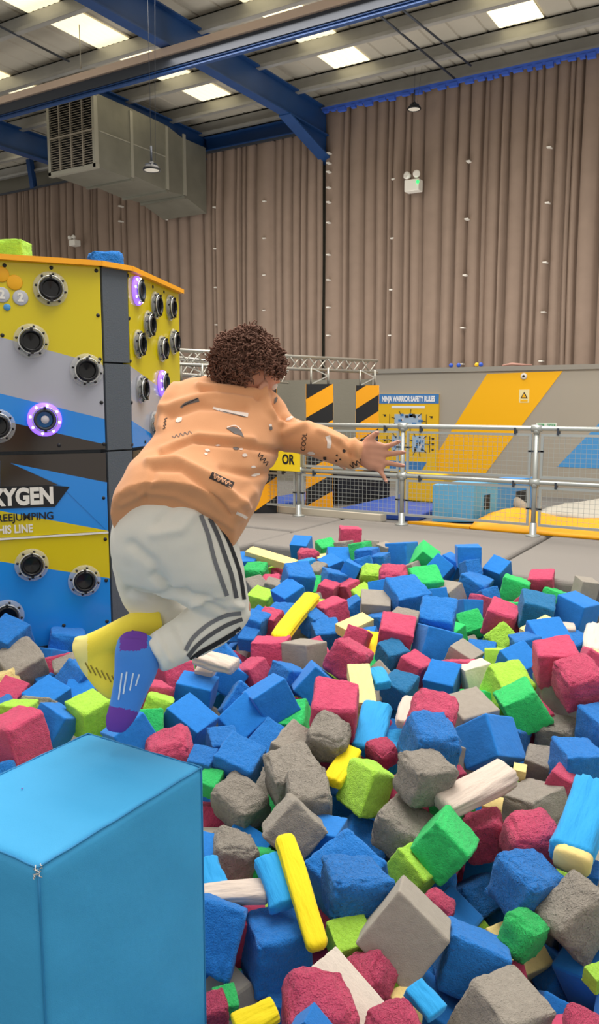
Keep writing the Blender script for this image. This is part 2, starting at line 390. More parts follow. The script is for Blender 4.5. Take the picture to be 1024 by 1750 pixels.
# poster
e = empty('rules_poster', on_y(700, 806, YW-.04), 'yellow NINJA WARRIOR SAFETY RULES poster with a blue header on the grey wall', 'poster')
m_pw = mat('poster_white', '#e4e6ea', .5); m_pb = mat('poster_blue', '#3d78b4', .5); m_py = mat('poster_yellow', '#e3b51a', .5); m_pk = mat('poster_black', '#33302c', .5)
x0, x1 = -5.45, -4.47; zt = 1.42; zb = .24; yp = YW-.03
bm = B(); box(bm, (x0, yp, zb), (x1, yp+.03, zt)); obj('board', bm, m_py, e)
bm = B(); box(bm, (x0, yp-.004, zt-.14), (x1, yp, zt)); obj('header', bm, m_pb, e)
bm = B(); letters(bm, 'NINJA WARRIOR SAFETY RULES', Vector(((x0+x1)/2, yp-.004, zt-.075)), Vector((1, 0, 0)), Vector((0, 0, 1)), .11, width=.86, bold=.006, lift=.003); obj('title_lettering', bm, m_pw, e)
bm = B(); box(bm, (x0+.22, yp-.004, zt-.21), (x1-.22, yp, zt-.175)); obj('subtitle_bar', bm, m_pw, e)
random.seed(3)
for (cx, cz, w, h) in ((-4.96, 1.02, .44, .2), (-5.12, .68, .2, .22), (-4.78, .68, .2, .24)):
    bm = B(); box(bm, (cx-w/2, yp-.004, cz-h/2), (cx+w/2, yp, cz+h/2), 0)
    for k in range(14):
        a = random.uniform(-.46, .4)*w; b = random.uniform(-.46, .38)*h; box(bm, (cx+a, yp-.007, cz+b), (cx+a+w*random.uniform(.06, .18), yp-.002, cz+b+h*random.uniform(.08, .25)), random.choice((1, 2, 2, 3)))
    for k in range(9):
        a = 2*PI*k/9; q = Vector((cx+math.cos(a)*w*.5, yp-.006, cz+math.sin(a)*h*.52)); bar(bm, q, q+Vector((math.cos(a)*.07, 0, math.sin(a)*.07)), .008, mi=3)
    for s in (-1, 1): box(bm, (cx+s*(w/2+.08)-.004, yp-.006, cz-h/2), (cx+s*(w/2+.08)+.004, yp, cz+h/2), 3)
    obj('picture', bm, [mat('picture_sky', '#9fb6cc', .5), mat('picture_grey', '#c9c2c4', .5), m_pb, m_pk], e)
for (cx, cz) in ((-5.34, 1.1), (-5.36, .96), (-4.58, 1.08), (-4.58, .96), (-5.34, .72), (-4.55, .76), (-4.55, .68), (-4.55, .6)):
    bm = B(); box(bm, (cx-.016, yp-.005, cz-.014), (cx+.016, yp, cz+.014)); box(bm, (cx-.035, yp-.005, cz+.006), (cx+.02, yp, cz+.013)); obj('symbol', bm, m_pk, e)
bm = B(); prism(bm, [Vector((x0+.2, yp, zb+.04)), Vector((x1-.25, yp, zb+.04)), Vector((x1-.17, yp, zb+.17)), Vector((x0+.2, yp, zb+.17))], Vector((0, -.004, 0))); obj('blue_panel', bm, m_pb, e)
# small items on the wall
c = on_y(896, 643, YW); bm = B(); lathe(bm, c, Vector((0, -1, 0)), [(0, 0), (.045, 0), (.045, .02), (.025, .03), (0, .03)]); lathe(bm, c, Vector((0, -1, 0)), [(.018, .031), (0, .034)], mi=1)
tag(recentre(obj('wall_camera', bm, [M_WHITE, M_BLACK])), 'small round white camera with dark lens at the top of the yellow wall stripe', 'camera')
e = empty('warning_sign', on_y(896, 685, YW-.01), 'small white and yellow triangle warning sign on the yellow wall stripe', 'sign')
c = on_y(896, 677, YW-.008); bm = B(); box(bm, c+Vector((-.07, 0, -.09)), c+Vector((.07, .006, .09))); obj('plate', bm, mat('sign_cream', '#eadca0', .5), e)
bm = B(); prism(bm, [c+Vector((-.05, -.001, -.03)), c+Vector((.05, -.001, -.03)), c+Vector((0, -.001, .06))], Vector((0, -.003, 0)), 0); prism(bm, [c+Vector((-.03, -.005, -.018)), c+Vector((.03, -.005, -.018)), c+Vector((0, -.005, .035))], Vector((0, -.003, 0)), 1)
box(bm, c+Vector((-.05, -.004, -.075)), c+Vector((.05, -.001, -.05)), 1); obj('triangle', bm, [m_pk, M_YEL], e)
e = empty('exit_sign', on_y(934, 729, YW-.01), 'small green and white exit arrow sign on the grey wall above the fence rail', 'sign')
c = on_y(934, 728, YW-.01); bm = B(); box(bm, c+Vector((-.14, 0, -.04)), c+Vector((.14, .006, .04))); obj('plate', bm, mat('exit_white', '#dfe8dc', .5), e)
m_gr = mat('exit_green', '#3f9a5c', .5)
bm = B(); box(bm, c+Vector((-.12, -.003, -.03)), c+Vector((-.03, 0, .03))); box(bm, c+Vector((.01, -.003, -.03)), c+Vector((.12, 0, .03))); obj('green_field', bm, m_gr, e)
bm = B(); a = c+Vector((-.075, -.006, 0)); prism(bm, [a+Vector((-.03, 0, 0)), a+Vector((0, 0, .02)), a+Vector((0, 0, -.02))], Vector((0, .003, 0))); box(bm, a+Vector((0, 0, -.006)), a+Vector((.03, .003, .006))); obj('arrow', bm, m_pw, e)
bm = B(); letters(bm, 'EXIT', c+Vector((.065, -.003, 0)), Vector((1, 0, 0)), Vector((0, 0, 1)), .05, width=.09, lift=.002); obj('exit_lettering', bm, m_pw, e)
for (px, cn, lab) in ((771, '#2c56c4', 'small blue ball on top of the grey wall, leftmost of the row'), (784, '#2c56c4', 'small blue ball on top of the grey wall, next to the leftmost one'), (815, '#f0c020', 'small yellow ball on top of the grey wall'), (822, '#2c56c4', 'small blue ball beside the yellow one on top of the wall')):
    p = on_y(px, 628, YW+.06); bm = B(); ball(bm, Vector((p.x, p.y, 1.8+.032)), .032, seg=12); tag(recentre(obj('play_ball', bm, mat('ball_'+cn, cn, .4))), lab, 'ball', 'small balls along the top of the wall')
bm = B(); a = on_y(885, 630, YW+.05); tube(bm, [Vector((a.x-.22, a.y, 1.812)), Vector((a.x-.08, a.y-.01, 1.83)), Vector((a.x+.05, a.y, 1.818)), Vector((a.x+.2, a.y, 1.812))], [.01, .018, .014, .008], 8); tag(recentre(obj('pink_cloth', bm, mat('dusty_pink_cloth', '#b98d80', .9))), 'crumpled dusty pink cloth strip lying on top of the grey wall', 'cloth')

# ------------------------------------------------------------------ ninja rig: truss and striped padded columns
TA, TB_ = Vector((-6.4, 4.0, 1.78)), Vector((-4.93, 9.97, 1.78))
TA = TB_+(Vector((-5.71, 6.77, 1.78))-TB_)*1.06
m_st_y = mat('hazard_yellow', '#f7a90c', .45); m_st_k = mat('hazard_black', '#1d1e20', .5)
def truss(a, b, w, name, lab):
    e = empty(name, a-Vector((0, 0, .1)), lab, 'truss'); d = (b-a).normalized(); u = d.cross(Vector((0, 0, 1))).normalized(); L = (b-a).length; v = Vector((0, 0, 1))
    if abs(d.z) > .9: u = Vector((1, 0, 0)); v = Vector((0, 1, 0))
    cs = [(u*sx+v*sz)*w/2 for sx in (-1, 1) for sz in (-1, 1)]
    for c in cs: bm = B(); tube(bm, [a+c, b+c], .016, 8); obj('chord', bm, M_TRUSS, e)
    n = max(2, int(L/(w*1.1))); bm = B()
    for (p, q) in ((0, 1), (2, 3), (0, 2), (1, 3)):
        for k in range(n):
            t0, t1 = L*k/n, L*(k+1)/n; c0, c1 = (cs[p], cs[q]) if k % 2 == 0 else (cs[q], cs[p])
            tube(bm, [a+d*t0+c0, a+d*t1+c1], .009, 6)
    obj('lattice', bm, M_TRUSS, e); return e
truss(TA, TB_, .15, 'roof_truss', 'long aluminium lattice truss running level over the striped columns')
truss(TA+Vector((-.9, .9, -.02)), Vector((-7.0, 10.9, 1.7)), .2, 'roof_truss', 'second aluminium truss seen between the tower and the child\'s head')
def striped_column(cx, cy, w, lab, zt=1.52, rot=0.0, flip=1, phase=0.0, z0=-.01):
    e = empty('padded_column', (cx, cy, z0), lab, 'column', 'black and yellow striped columns of the obstacle rig')
    ang = math.atan2(cx, cy); R = Matrix.Translation((cx, cy, 0)) @ Matrix.Rotation(-ang+rot, 4, 'Z')
    bm = B(); box(bm, (-w/2, -w/2, z0), (w/2, w/2, zt), 0, R); obj('pad', bm, m_st_k, e)
    bm = B(); per = .44; h = .225; k = -2
    while True:                                              # slanted bands cut to the face
        b0 = phase+per*k; k += 1
        if b0 > zt: break
        sl = .19*flip
        pts = [(-w/2, b0), (w/2, b0+sl), (w/2, b0+sl+h), (-w/2, b0+h)]
        # clip to the face in z
        out = []
        for lim, sg in ((z0, 1), (zt, -1)):
            src = pts if lim == z0 else out; res = []
            for i in range(len(src)):
                p, q = src[i], src[(i+1) % len(src)]; ip, iq = sg*(p[1]-lim) >= 0, sg*(q[1]-lim) >= 0
                if ip: res.append(p)
                if ip != iq: t = (lim-p[1])/(q[1]-p[1]); res.append((p[0]+(q[0]-p[0])*t, lim))
            out = res
            if len(out) < 3: break
        if len(out) >= 3:
            prism(bm, [R @ Vector((x, -w/2-.004, z)) for x, z in out], R.to_3x3() @ Vector((0, .004, 0)))
            prism(bm, [R @ Vector((w/2+.004, x, z)) for x, z in out], R.to_3x3() @ Vector((-.004, 0, 0)))
            prism(bm, [R @ Vector((-w/2-.004, -x, z)) for x, z in out], R.to_3x3() @ Vector((.004, 0, 0)))
    obj('hazard_stripes', bm, m_st_y, e)
    for s in (-1, 1):
        for s2 in (-1, 1):
            bm = B(); p = R @ Vector((s*w*.32, s2*w*.32, zt)); tube(bm, [p, Vector((p.x, p.y, 1.72))], .014, 6); obj('riser_tube', bm, M_TRUSS, e)
    bm = B(); p = R @ Vector((-w*.32, -w*.32, zt)); q = R @ Vector((w*.32, -w*.32, zt)); up = Vector((0, 0, .1))
    bar(bm, p, q+up, .014); bar(bm, q+up, p+up*2, .014); obj('riser_brace', bm, M_TRUSS, e)
striped_column(-5.05, 8.72, .33, 'tall striped column right behind the outstretched arm, left of the two tall ones', phase=-.21)
striped_column(-4.88, 9.70, .30, 'tall striped column beside the yellow rules poster, right of the two tall ones', phase=-.11)
striped_column(at(454, 879, 9.6).x, at(454, 879, 9.6).y, .27, 'striped column mostly hidden behind the torso, below the yellow sign', phase=.02)
striped_column(-5.72, 7.05, .36, 'striped column hidden between the climbing tower and the shoulders', phase=.1)
# black pad between the tall columns with a yellow flash
e = empty('black_pad', Vector((-4.95, 9.2, 0)), 'black crash pad standing between the two tall striped columns', 'pad')
bm = B(); a, b = Vector((-4.98, 8.95, -.01)), Vector((-4.62, 9.75, -.01)); prism(bm, [a, b, b+Vector((0, 0, .42)), a+Vector((0, 0, .42))], Vector((.08, -.04, 0))); obj('cover', bm, m_st_k, e)
# yellow sign hung on the fence: only OR is in view
e = empty('hanging_sign', on_y(480, 804, 7.72), 'yellow sign with black letters OR hung on the fence beside the child\'s waist', 'sign')
a, b = on_y(452, 758, 7.72), on_y(513, 806, 7.72)
bm = B(); box(bm, (a.x, 7.71, b.z), (b.x, 7.725, a.z)); obj('plate', bm, mat('sign_yellow', '#f4d21e', .5), e)
bm = B(); letters(bm, 'OR', on_y(493, 786, 7.71), Vector((1, 0, 0)), Vector((0, 0, 1)), .15, width=.17, bold=.006, lift=.003); obj('lettering', bm, m_st_k, e)

# ------------------------------------------------------------------ things on the floor beyond the fence
def slab(name, pts, z0, z1, m, lab, cat, bev=.02):
    bm = B(); prism(bm, [Vector((x, y, z0)) for x, y in pts], Vector((0, 0, z1-z0))); o = tag(recentre(obj(name, bm, m)), lab, cat); bevel(o, bev, 3); return o
M_BMAT = mat('royal_blue_vinyl', '#2f52a8', .5)
slab('crash_mat', [(-5.95, 8.0), (-5.4, 8.0), (-5.2, 10.0), (-5.75, 10.0)], -.01, .05, M_BMAT, 'royal blue floor mat behind the fence, left of the tall columns', 'mat')
slab('crash_mat', [(-4.52, 8.12), (-3.45, 8.12), (-3.7, 10.2), (-4.5, 10.2)], -.01, .06, M_BMAT, 'royal blue floor mat behind the fence under the outstretched hand', 'mat')
e = empty('soft_block', Vector((-3.0, 8.8, 0)), 'pale blue soft block with a dark hand slot behind the fence', 'play block')
c0 = on_z(809, 893, 0); c1 = on_z(738, 893, 0); c2 = on_z(850, 884, 0)
d1 = (c1-c0); d2 = (c2-c0)*1.0
bm = B(); prism(bm, [c0, c0+d1, c0+d1+d2, c0+d2], Vector((0, 0, .42))); o = obj('body', bm, mat('pale_blue_vinyl', '#62aede', .5), e); bevel(o, .012)
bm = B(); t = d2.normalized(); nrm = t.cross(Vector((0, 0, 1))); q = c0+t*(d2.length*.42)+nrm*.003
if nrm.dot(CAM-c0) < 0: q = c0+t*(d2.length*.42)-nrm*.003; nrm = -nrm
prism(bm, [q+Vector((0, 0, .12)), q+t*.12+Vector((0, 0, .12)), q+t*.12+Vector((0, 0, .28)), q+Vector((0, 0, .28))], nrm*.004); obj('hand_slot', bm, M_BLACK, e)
e = empty('soft_block', c0+d2+t*.5, 'mid blue soft block joined behind the pale blue one', 'play block')
p0 = c0+d2+t*.01; bm = B(); prism(bm, [p0, p0+d1*.8, p0+d1*.8+t*.95, p0+t*.95], Vector((0, 0, .40))); o = obj('body', bm, mat('mid_blue_vinyl', '#4a93d6', .5), e); bevel(o, .012)
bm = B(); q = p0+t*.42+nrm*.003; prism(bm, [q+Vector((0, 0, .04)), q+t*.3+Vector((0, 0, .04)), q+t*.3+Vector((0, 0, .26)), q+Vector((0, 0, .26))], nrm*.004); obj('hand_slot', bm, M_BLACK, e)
slab('soft_block', [(-4.15, 9.3), (-3.62, 9.3), (-3.62, 9.75), (-4.15, 9.75)], .062, .42, mat('yellow_vinyl', '#eab616', .5), 'glossy yellow soft block behind the fence next to the pale blue one', 'play block')
def mound(name, x0, x1, y0, y1, f, m, lab, nx=40, ny=16):
    bm = B(); g = [[bm.verts.new((x0+(x1-x0)*i/nx, y0+(y1-y0)*j/ny, f(i/nx, j/ny))) for i in range(nx+1)] for j in range(ny+1)]
    for j in range(ny):
        for i in range(nx): bm.faces.new((g[j][i], g[j][i+1], g[j+1][i+1], g[j+1][i])).smooth = True
    ed = [v for j, r in enumerate(g) for i, v in enumerate(r)]
    s = bmesh.ops.extrude_face_region(bm, geom=bm.faces[:]); 
    for v in s['geom']:
        if isinstance(v, bmesh.types.BMVert): v.co.z = -.012
    return tag(recentre(obj(name, bm, m, smooth=True)), lab, 'mat')
slab('edge_mat', [(-3.5, 7.95), (-2.8, 7.95), (-2.8, 8.08), (-3.3, 8.08)], -.01, .02, mat('airbag_yellow', '#f9ae08', .55, var=.04, vscale=3), 'thin orange-yellow mat strip in front of the pale blue soft block', 'mat', .004)
mound('airbag_mat', -2.79, .8, 7.95, 9.15, lambda u, v: .012+.15*math.exp(-((u-.09)/.10)**2)*math.sin(PI*min(1, v*1.1))**.7+.07*math.exp(-((u-.5)/.2)**2)*v+.012*math.sin(v*9+u*4)**2, mat('airbag_yellow', '#f9ae08', .55, var=.04, vscale=3), 'bright orange-yellow rumpled mat lying right behind the fence')
mound('grey_sheet', -2.45, .9, 9.2, 10.6, lambda u, v: .03+.2*(1-math.exp(-u*5))*math.sin(PI*v)**.6+.02*math.sin(u*23+v*5), mat('grey_canvas', '#b5b0a4', .8, bump=.4, bscale=5), 'pale grey rumpled sheet behind the yellow mat at the right edge')
bm = B(); a, b = on_y(870, 862, 9.36), on_y(905, 874, 9.3)
tube(bm, [a, (a*2+b)/3+Vector((0, 0, .05)), (a+2*b)/3+Vector((0, 0, .02)), b], [.03, .075, .07, .03], 12); tag(recentre(obj('canvas_bundle', bm, mat('beige_canvas', '#a99c8b', .9, bump=.5, bscale=12))), 'beige canvas bundle leaning against the mid blue soft block', 'bundle')
slab('kerb_board', [(-5.75, 7.98), (-3.8, 7.90), (-3.78, 8.02), (-5.75, 8.10)], -.01, .075, mat('cream_board', '#cfc6b4', .6), 'long cream board lying along the foot of the fence', 'board', .008)

# ------------------------------------------------------------------ platform of carpeted mats round the pit
def deck(x0, x1, y0, y1, z1, lab, skew=0.0):
    pts = [(x0, y0), (x1, y0), (x1+skew, y1), (x0+skew, y1)]
    bm = B(); prism(bm, [Vector((x, y, -.9)) for x, y in pts], Vector((0, 0, .9+z1))); o = tag(recentre(obj('carpeted_mat', bm, M_CARP)), lab, 'mat', None); bevel(o, .04, 4); return o
PE = 6.05
deck(-1.955, 1.6, PE-.1, 7.93, 0, 'grey carpeted mat at the right edge of the pit, right of the dark seam')
deck(-4.25, -1.985, PE, 7.93, 0, 'grey carpeted mat along the far side of the pit between the two seams', .0)
deck(-9.0, -4.28, 6.9, 7.93, 0, 'grey carpeted mat left of the seam, beneath the fence and yellow sign')
deck(-4.98, -4.28, 5.05, 6.86, -.01, 'grey carpeted mat nearest the child, jutting into the pit')

# ------------------------------------------------------------------ guard fence
YF = 7.8
PX = [-6.2, -4.79, -3.5, -2.10, -.72, .66]
PLAB = ['fence post hidden behind the child at left', 'fence post beside the yellow OR sign', 'fence post in front of the rules poster, touched by the fingertips', 'fence post in front of the yellow mound, nearest the right edge', 'fence post outside the right edge', 'farthest fence post outside the right edge']
for X, lab in zip(PX, PLAB):
    e = empty('fence_post', (X, YF, 0), 'galvanised '+lab, 'fence post', 'galvanised guard fence posts')
    bm = B(); tube(bm, [Vector((X, YF, 0)), Vector((X, YF, 1.05))], .024, 12); obj('upright', bm, M_STEEL, e)
    bm = B(); lathe(bm, Vector((X, YF, 0)), Vector((0, 0, 1)), [(0, 0), (.07, 0), (.07, .012), (.04, .018), (.034, .022), (.034, .13), (.026, .135)], 20); obj('base_flange', bm, M_STEEL, e)
    for z in (1.05, .53):
        bm = B(); lathe(bm, Vector((X-.05, YF, z)), Vector((1, 0, 0)), [(.02, 0), (.036, 0), (.036, .1), (.02, .1)], 14); lathe(bm, Vector((X, YF, z-.05)), Vector((0, 0, 1)), [(.02, 0), (.033, 0), (.033, .05), (.02, .05)], 14); obj('rail_clamp', bm, M_STEEL, e)
    for z in (.83, .27):
        bm = B(); box(bm, (X-.075, YF-.012, z-.008), (X+.075, YF+.012, z+.008)); obj('panel_clip', bm, M_DARK, e)
for z, lab in ((1.05, 'top round steel rail of the fence'), (.53, 'middle round steel rail of the fence')):
    bm = B(); tube(bm, [Vector((-7.2, YF, z)), Vector((1.4, YF, z))], .024, 12); tag(recentre(obj('hand_rail', bm, M_STEEL)), lab, 'rail')
FL = ["behind the child's torso", 'between the yellow OR sign post and the poster post', 'in front of the pale blue soft block', 'at the right edge in front of the grey sheet', 'outside the right edge']
for i in range(5):
    xa, xb = PX[i]+.045, PX[i+1]-.045
    for (z0, z1, nm) in ((.57, 1.0, 'upper'), (.10, .49, 'lower')):
        e = empty('mesh_panel', ((xa+xb)/2, YF, z0), '%s wire mesh fence panel %s' % (nm, FL[i]), 'fence panel', 'wire mesh fence panels')
        bm = B(); t = .024
        for lo, hi in (((xa, z0), (xb, z0+t)), ((xa, z1-t), (xb, z1)), ((xa, z0+t), (xa+t, z1-t)), ((xb-t, z0+t), (xb, z1-t))): box(bm, (lo[0], YF-.012, lo[1]), (hi[0], YF+.012, hi[1]))
        obj('frame', bm, M_STEEL, e)
        bm = B(); x = xa+t; r = .0013
        while x < xb-t: x += .05; box(bm, (x-r, YF-r, z0+t), (x+r, YF+r, z1-t))
        z = z0+t
        while z < z1-t-.02: z += .045; box(bm, (xa+t, YF-r*3, z-r), (xb-t, YF-r, z+r))
        obj('wire_grid', bm, M_STEEL, e)
        for sx in (xa+.16, xb-.16):
            bm = B(); zc = (z1+.02) if nm == 'upper' else (z1+.015); box(bm, (sx-.01, YF-.03, zc-.03), (sx+.01, YF+.03, zc+.035)); obj('bracket', bm, M_DARK, e)

# ------------------------------------------------------------------ climbing tower
M_PY = mat('tower_yellow', '#cdb908', .16, spec=.5); M_PG = mat('tower_grey', '#a3a4ae', .16, spec=.5); M_PB = mat('tower_blue', '#1f83d6', .16, spec=.5)
M_PD = mat('tower_black', '#2c221a', .12, spec=.6); M_POST = mat('tower_corner_grey', '#50565d', .6, bump=.2, bscale=120); M_OR = mat('tower_orange_edge', '#eea21c', .45)
A_ = Vector((-3.32, 3.31, 0)); B_ = Vector((-3.30, 3.51, 0)); dF = Vector((.5744, .8186, 0)); dS = Vector((-.3827, .9239, 0)); S_ = B_+dS*.95
FL_ = A_-dF*1.5
nF = Vector((dF.y, -dF.x, 0)); nS = Vector((dS.y, -dS.x, 0)); dC = (B_-A_).normalized(); nC = Vector((dC.y, -dC.x, 0))
ZT, ZB = 2.04, -.12
e = empty('climbing_tower', (A_+S_)/2+Vector((0, 0, ZB)), 'tall yellow, grey and blue climbing tower with round portholes and dark corner post', 'climbing tower')
core = [FL_-nF*.05, A_-nF*.05-dF*.02, B_-nS*.05+dS*.02, S_-nS*.05, S_-nS*1.3, FL_-nF*1.3]
bm = B(); prism(bm, [p+Vector((0, 0, ZB)) for p in core], Vector((0, 0, ZT-ZB-.02))); obj('core', bm, M_POST, e)
def tower_panel(name, o, d, n, L0, L1, z0, z1, bands):
    """panel on the face through o; bands = [(material, [pixel polygon])] set just proud of it"""
    bm = B(); th = .045
    a, b = o+d*L0, o+d*L1
    prism(bm, [a+Vector((0, 0, z0)), b+Vector((0, 0, z0)), b+Vector((0, 0, z1)), a+Vector((0, 0, z1))], -n*th, bands[0])
    return bm
def clip_poly(pts, f):
    res = []
    for i in range(len(pts)):
        p, q = pts[i], pts[(i+1) % len(pts)]; fp, fq = f(p), f(q)
        if fp >= 0: res.append(p)
        if (fp >= 0) != (fq >= 0): t = fp/(fp-fq); res.append(p+(q-p)*t)
    return res
def banded(name, o, d, n, L0, L1, z0, z1, bands):
    """bands listed top to bottom: (material index, lower boundary as two (pixel) points or None)"""
    bm = B(); th = .045
    rect = [Vector((L0, z0, 0)), Vector((L1, z0, 0)), Vector((L1, z1, 0)), Vector((L0, z1, 0))]
    def to3(p): return o+d*p.x+Vector((0, 0, p.y))
    def fr(px): q = on_plane(px[0], px[1], o, n); return Vector(((q-o).dot(d), q.z, 0))
    cur = rect
    for mi, line in bands:
        if line is None: piece, rest = cur, []
        else:
            a, b = fr(line[0]), fr(line[1])
            if a.x > b.x: a, b = b, a
            f = lambda p: (b.x-a.x)*(p.y-a.y)-(b.y-a.y)*(p.x-a.x)
            piece = clip_poly(cur, f); rest = clip_poly(cur, lambda p: -f(p))
        if len(piece) >= 3: prism(bm, [to3(p) for p in piece], -n*th, mi)
        cur = rest
        if len(cur) < 3: break
    return bm
PM = [M_PY, M_PG, M_PB, M_PD]
f1 = obj('upper_panel', banded('', A_, dF, nF, -1.5, 0, 1.035, ZT, [(0, ((0, 576), (175.6, 624))), (1, ((0, 672.5), (178.6, 716))), (2, ((15, 721), (182, 760))), (3, None)]), PM, e)
f2 = obj('middle_panel', banded('', A_, dF, nF, -1.5, 0, .565, 1.015, [(3, ((18, 791.5), (182, 825))), (2, ((0, 873), (183, 906.6))), (0, None)]), PM, e)
f3 = obj('lower_panel', banded('', A_, dF, nF, -1.5, 0, ZB+.05, .55, [(0, ((0, 959.5), (186, 988))), (2, None)]), PM, e)
bm = B(); bar(bm, A_-dF*1.5+nF*.002+Vector((0, 0, .5575)), A_+nF*.002+Vector((0, 0, .5575)), .012, .01); obj('white_joint_strip', bm, M_WHITE, e)
f4 = obj('side_upper_panel', banded('', B_, dS, nS, 0, .95, 1.035, ZT, [(0, ((222, 625), (300, 682))), (1, ((224, 718), (272, 750))), (2, None)]), PM, e)
f5 = obj('side_lower_panel', banded('', B_, dS, nS, 0, .95, ZB+.05, 1.015, [(3, ((224, 800), (270, 770))), (2, None)]), PM, e)
bm = B()
for z0, z1 in ((ZB, 1.02), (1.03, 1.515), (1.525, ZT)):
    prism(bm, [p+Vector((0, 0, z0)) for p in (A_+dF*.012, B_-dS*.012, B_-dS*.012-nC*.06, A_+dF*.012-nC*.06)], Vector((0, 0, z1-z0)))
obj('corner_post', bm, M_POST, e)
bm = B(); rim = [FL_+nF*.012, A_+nF*.012+nC*.004, B_+nC*.012, S_+nS*.012]
for p, q in zip(rim, rim[1:]): bar(bm, p+Vector((0, 0, ZT+.012))-(q-p).normalized()*.01, q+Vector((0, 0, ZT+.012))+(q-p).normalized()*.01, .05, .028)
obj('top_edge', bm, M_OR, e)
bm = B(); prism(bm, [p+Vector((0, 0, ZT-.02)) for p in core], Vector((0, 0, .02))); obj('top_deck', bm, M_POST, e)
# middle-panel graphics: the blue spike, the black arrow and its words
def fpt(x, y, lift=.0): return on_plane(x, y, A_+nF*lift, nF)
def flat(name, pix, m, lift=.003):
    bm = B(); prism(bm, [fpt(x, y, lift) for x, y in pix], -nF*(lift-.0005)); return obj(name, bm, m, e)
flat('blue_spike', [(18, 791.5), (103, 829), (182, 906), (183, 824.5)], M_PB, .0022)
flat('dark_field', [(0, 776), (18, 791.5), (100, 829), (0, 832)], M_PD, .0030)
flat('logo_arrow', [(-40, 833), (80, 829), (119, 832), (94, 866), (0, 869.5), (-40, 871)], M_BLACK, .005)
zl = Vector((0, 0, 1))
def words(s, xa, xb, y, m, hpx, bold=.003, lift=.007):
    a, b = fpt(xa, y), fpt(xb, y); c = (a+b)/2; bm = B()
    letters(bm, s, c, dF, zl, hpx, width=(b-a).length, bold=bold, lift=lift); obj('lettering', bm, m, e)
words('OXYGEN', -46, 91, 850.5, M_WHITE, .125, .006)
words('FREEJUMPING', -14, 91, 884, M_BLACK, .058, .001, .005)
words('THIS LINE', -14, 56, 905, M_WHITE, .062, .002, .005)
# coins
def disc(x, y, r, cn, lab, num=None, face=1):
    c = fpt(x, y); bm = B(); lathe(bm, c, nF, [(r, 0), (r, .004), (r*.9, .006), (0, .006)], 26); o = obj('coin_sticker', bm, mat('coin_'+cn, cn, .4), e); o['label'] = lab
    if num:
        bm = B(); letters(bm, num, c+nF*.006, dF, zl, r*1.5, bold=.003, lift=.002); o2 = obj('numeral', bm, M_WHITE, e)
disc(25, 483, .040, '#e8a812', 'orange coin sticker'); disc(2, 469, .040, '#e8a812', 'orange coin sticker'); disc(35, 509, .040, '#b2b3b8', 'silver coin sticker with a 2', '2'); disc(3, 504, .040, '#b2b3b8', 'silver coin sticker with a 2', '2'); disc(12, 525, .018, '#4a90c8', 'small blue sticker')
# bolts
def bolts(pixs, o, n):
    for x, y in pixs:
        bm = B(); c = on_plane(x, y, o, n); lathe(bm, c, n, [(.011, 0), (.009, .004), (0, .005)], 10); obj('bolt', bm, M_BLACK, e)
bolts([(7.6, 453.5), (87.5, 457.5), (164.5, 462.5), (167.5, 539), (170.5, 614), (173.5, 688), (4, 573), (101, 761), (178, 759), (177, 851), (180, 921.5), (181.5, 992), (183, 1062), (109, 1069)], A_, nF)
bolts([(218.5, 471), (221, 544), (223, 617), (225, 688), (261, 490), (280, 499), (248, 755), (226, 760)], B_, nS)
# portholes
m_clear = mat('clear_acrylic', '#f4f4ee', .08, spec=.8); m_clear.node_tree.nodes['Principled BSDF'].inputs['Alpha'].default_value = .2; m_chrome = mat('porthole_metal', '#c9c9c4', .25, metal=.7); m_glow = mat('purple_led_ring', '#8a6cf0', .3, emit='#8a5cff', es=1.3); m_led = mat('white_led', '#ffffff', .3, emit='#fff6ff', es=4)
m_tube = mat('porthole_black', '#141416', .25)
def porthole(x, y, o, n, lit=False, rr=.092):
    c = on_plane(x, y, o, n)
    bm = B(); lathe(bm, c, n, [(rr*.5, .004), (rr, .004), (rr*1.0, .012), (rr*.93, .020), (rr*.6, .026), (rr*.5, .03)], 30)
    a, b = frame_axes(n)
    for k in range(8):
        q = c+(a*math.cos(k*PI/4+.2)+b*math.sin(k*PI/4+.2))*rr*.84; lathe(bm, q, n, [(.0065, .012), (.0065, .026), (0, .027)], 8, mi=1)
    fl = obj('porthole', bm, [m_glow if lit else m_clear, m_led if lit else m_tube], e)
    def sub(name, bm, m):
        oo = obj(name, bm, m, e); oo.parent = fl; return oo
    bm = B(); lathe(bm, c, n, [(rr*.64, .0), (rr*.66, .03), (rr*.62, .042), (rr*.52, .044), (rr*.48, .036), (rr*.44, -.06)], 28); sub('porthole_ring', bm, m_tube if not lit else M_DARK)
    bm = B(); lathe(bm, c, n, [(rr*(.24 if lit and o is A_ else .46), .030 if lit else .012), (rr*.22, .034 if lit else .008), (0, .034 if lit else .004)], 24); sub('porthole_cup', bm, mat('pale_lens', '#c9c4cc', .4) if (lit and o is A_) else m_tube)
    for s in (1, -1):
        bm = B(); q = c+Vector((0, 0, s*rr*.68)); bar(bm, q+n*.01, q+n*.048, .014, .014); sub('lug', bm, m_tube)
    bm = B(); ring = [c+n*.034+(a*math.cos(t*PI/14)+b*math.sin(t*PI/14))*rr*.72 for t in range(29)]; tube(bm, ring, .004, 6, caps=False); sub('bright_rim', bm, m_chrome)
for x, y, l in ((86, 494, 0), (53, 583, 0), (148, 633, 0), (76, 717, 1), (-4, 728, 0), (54, 965, 0), (144, 992, 0), (12, 1052, 0)): porthole(x, y, A_, nF, bool(l))
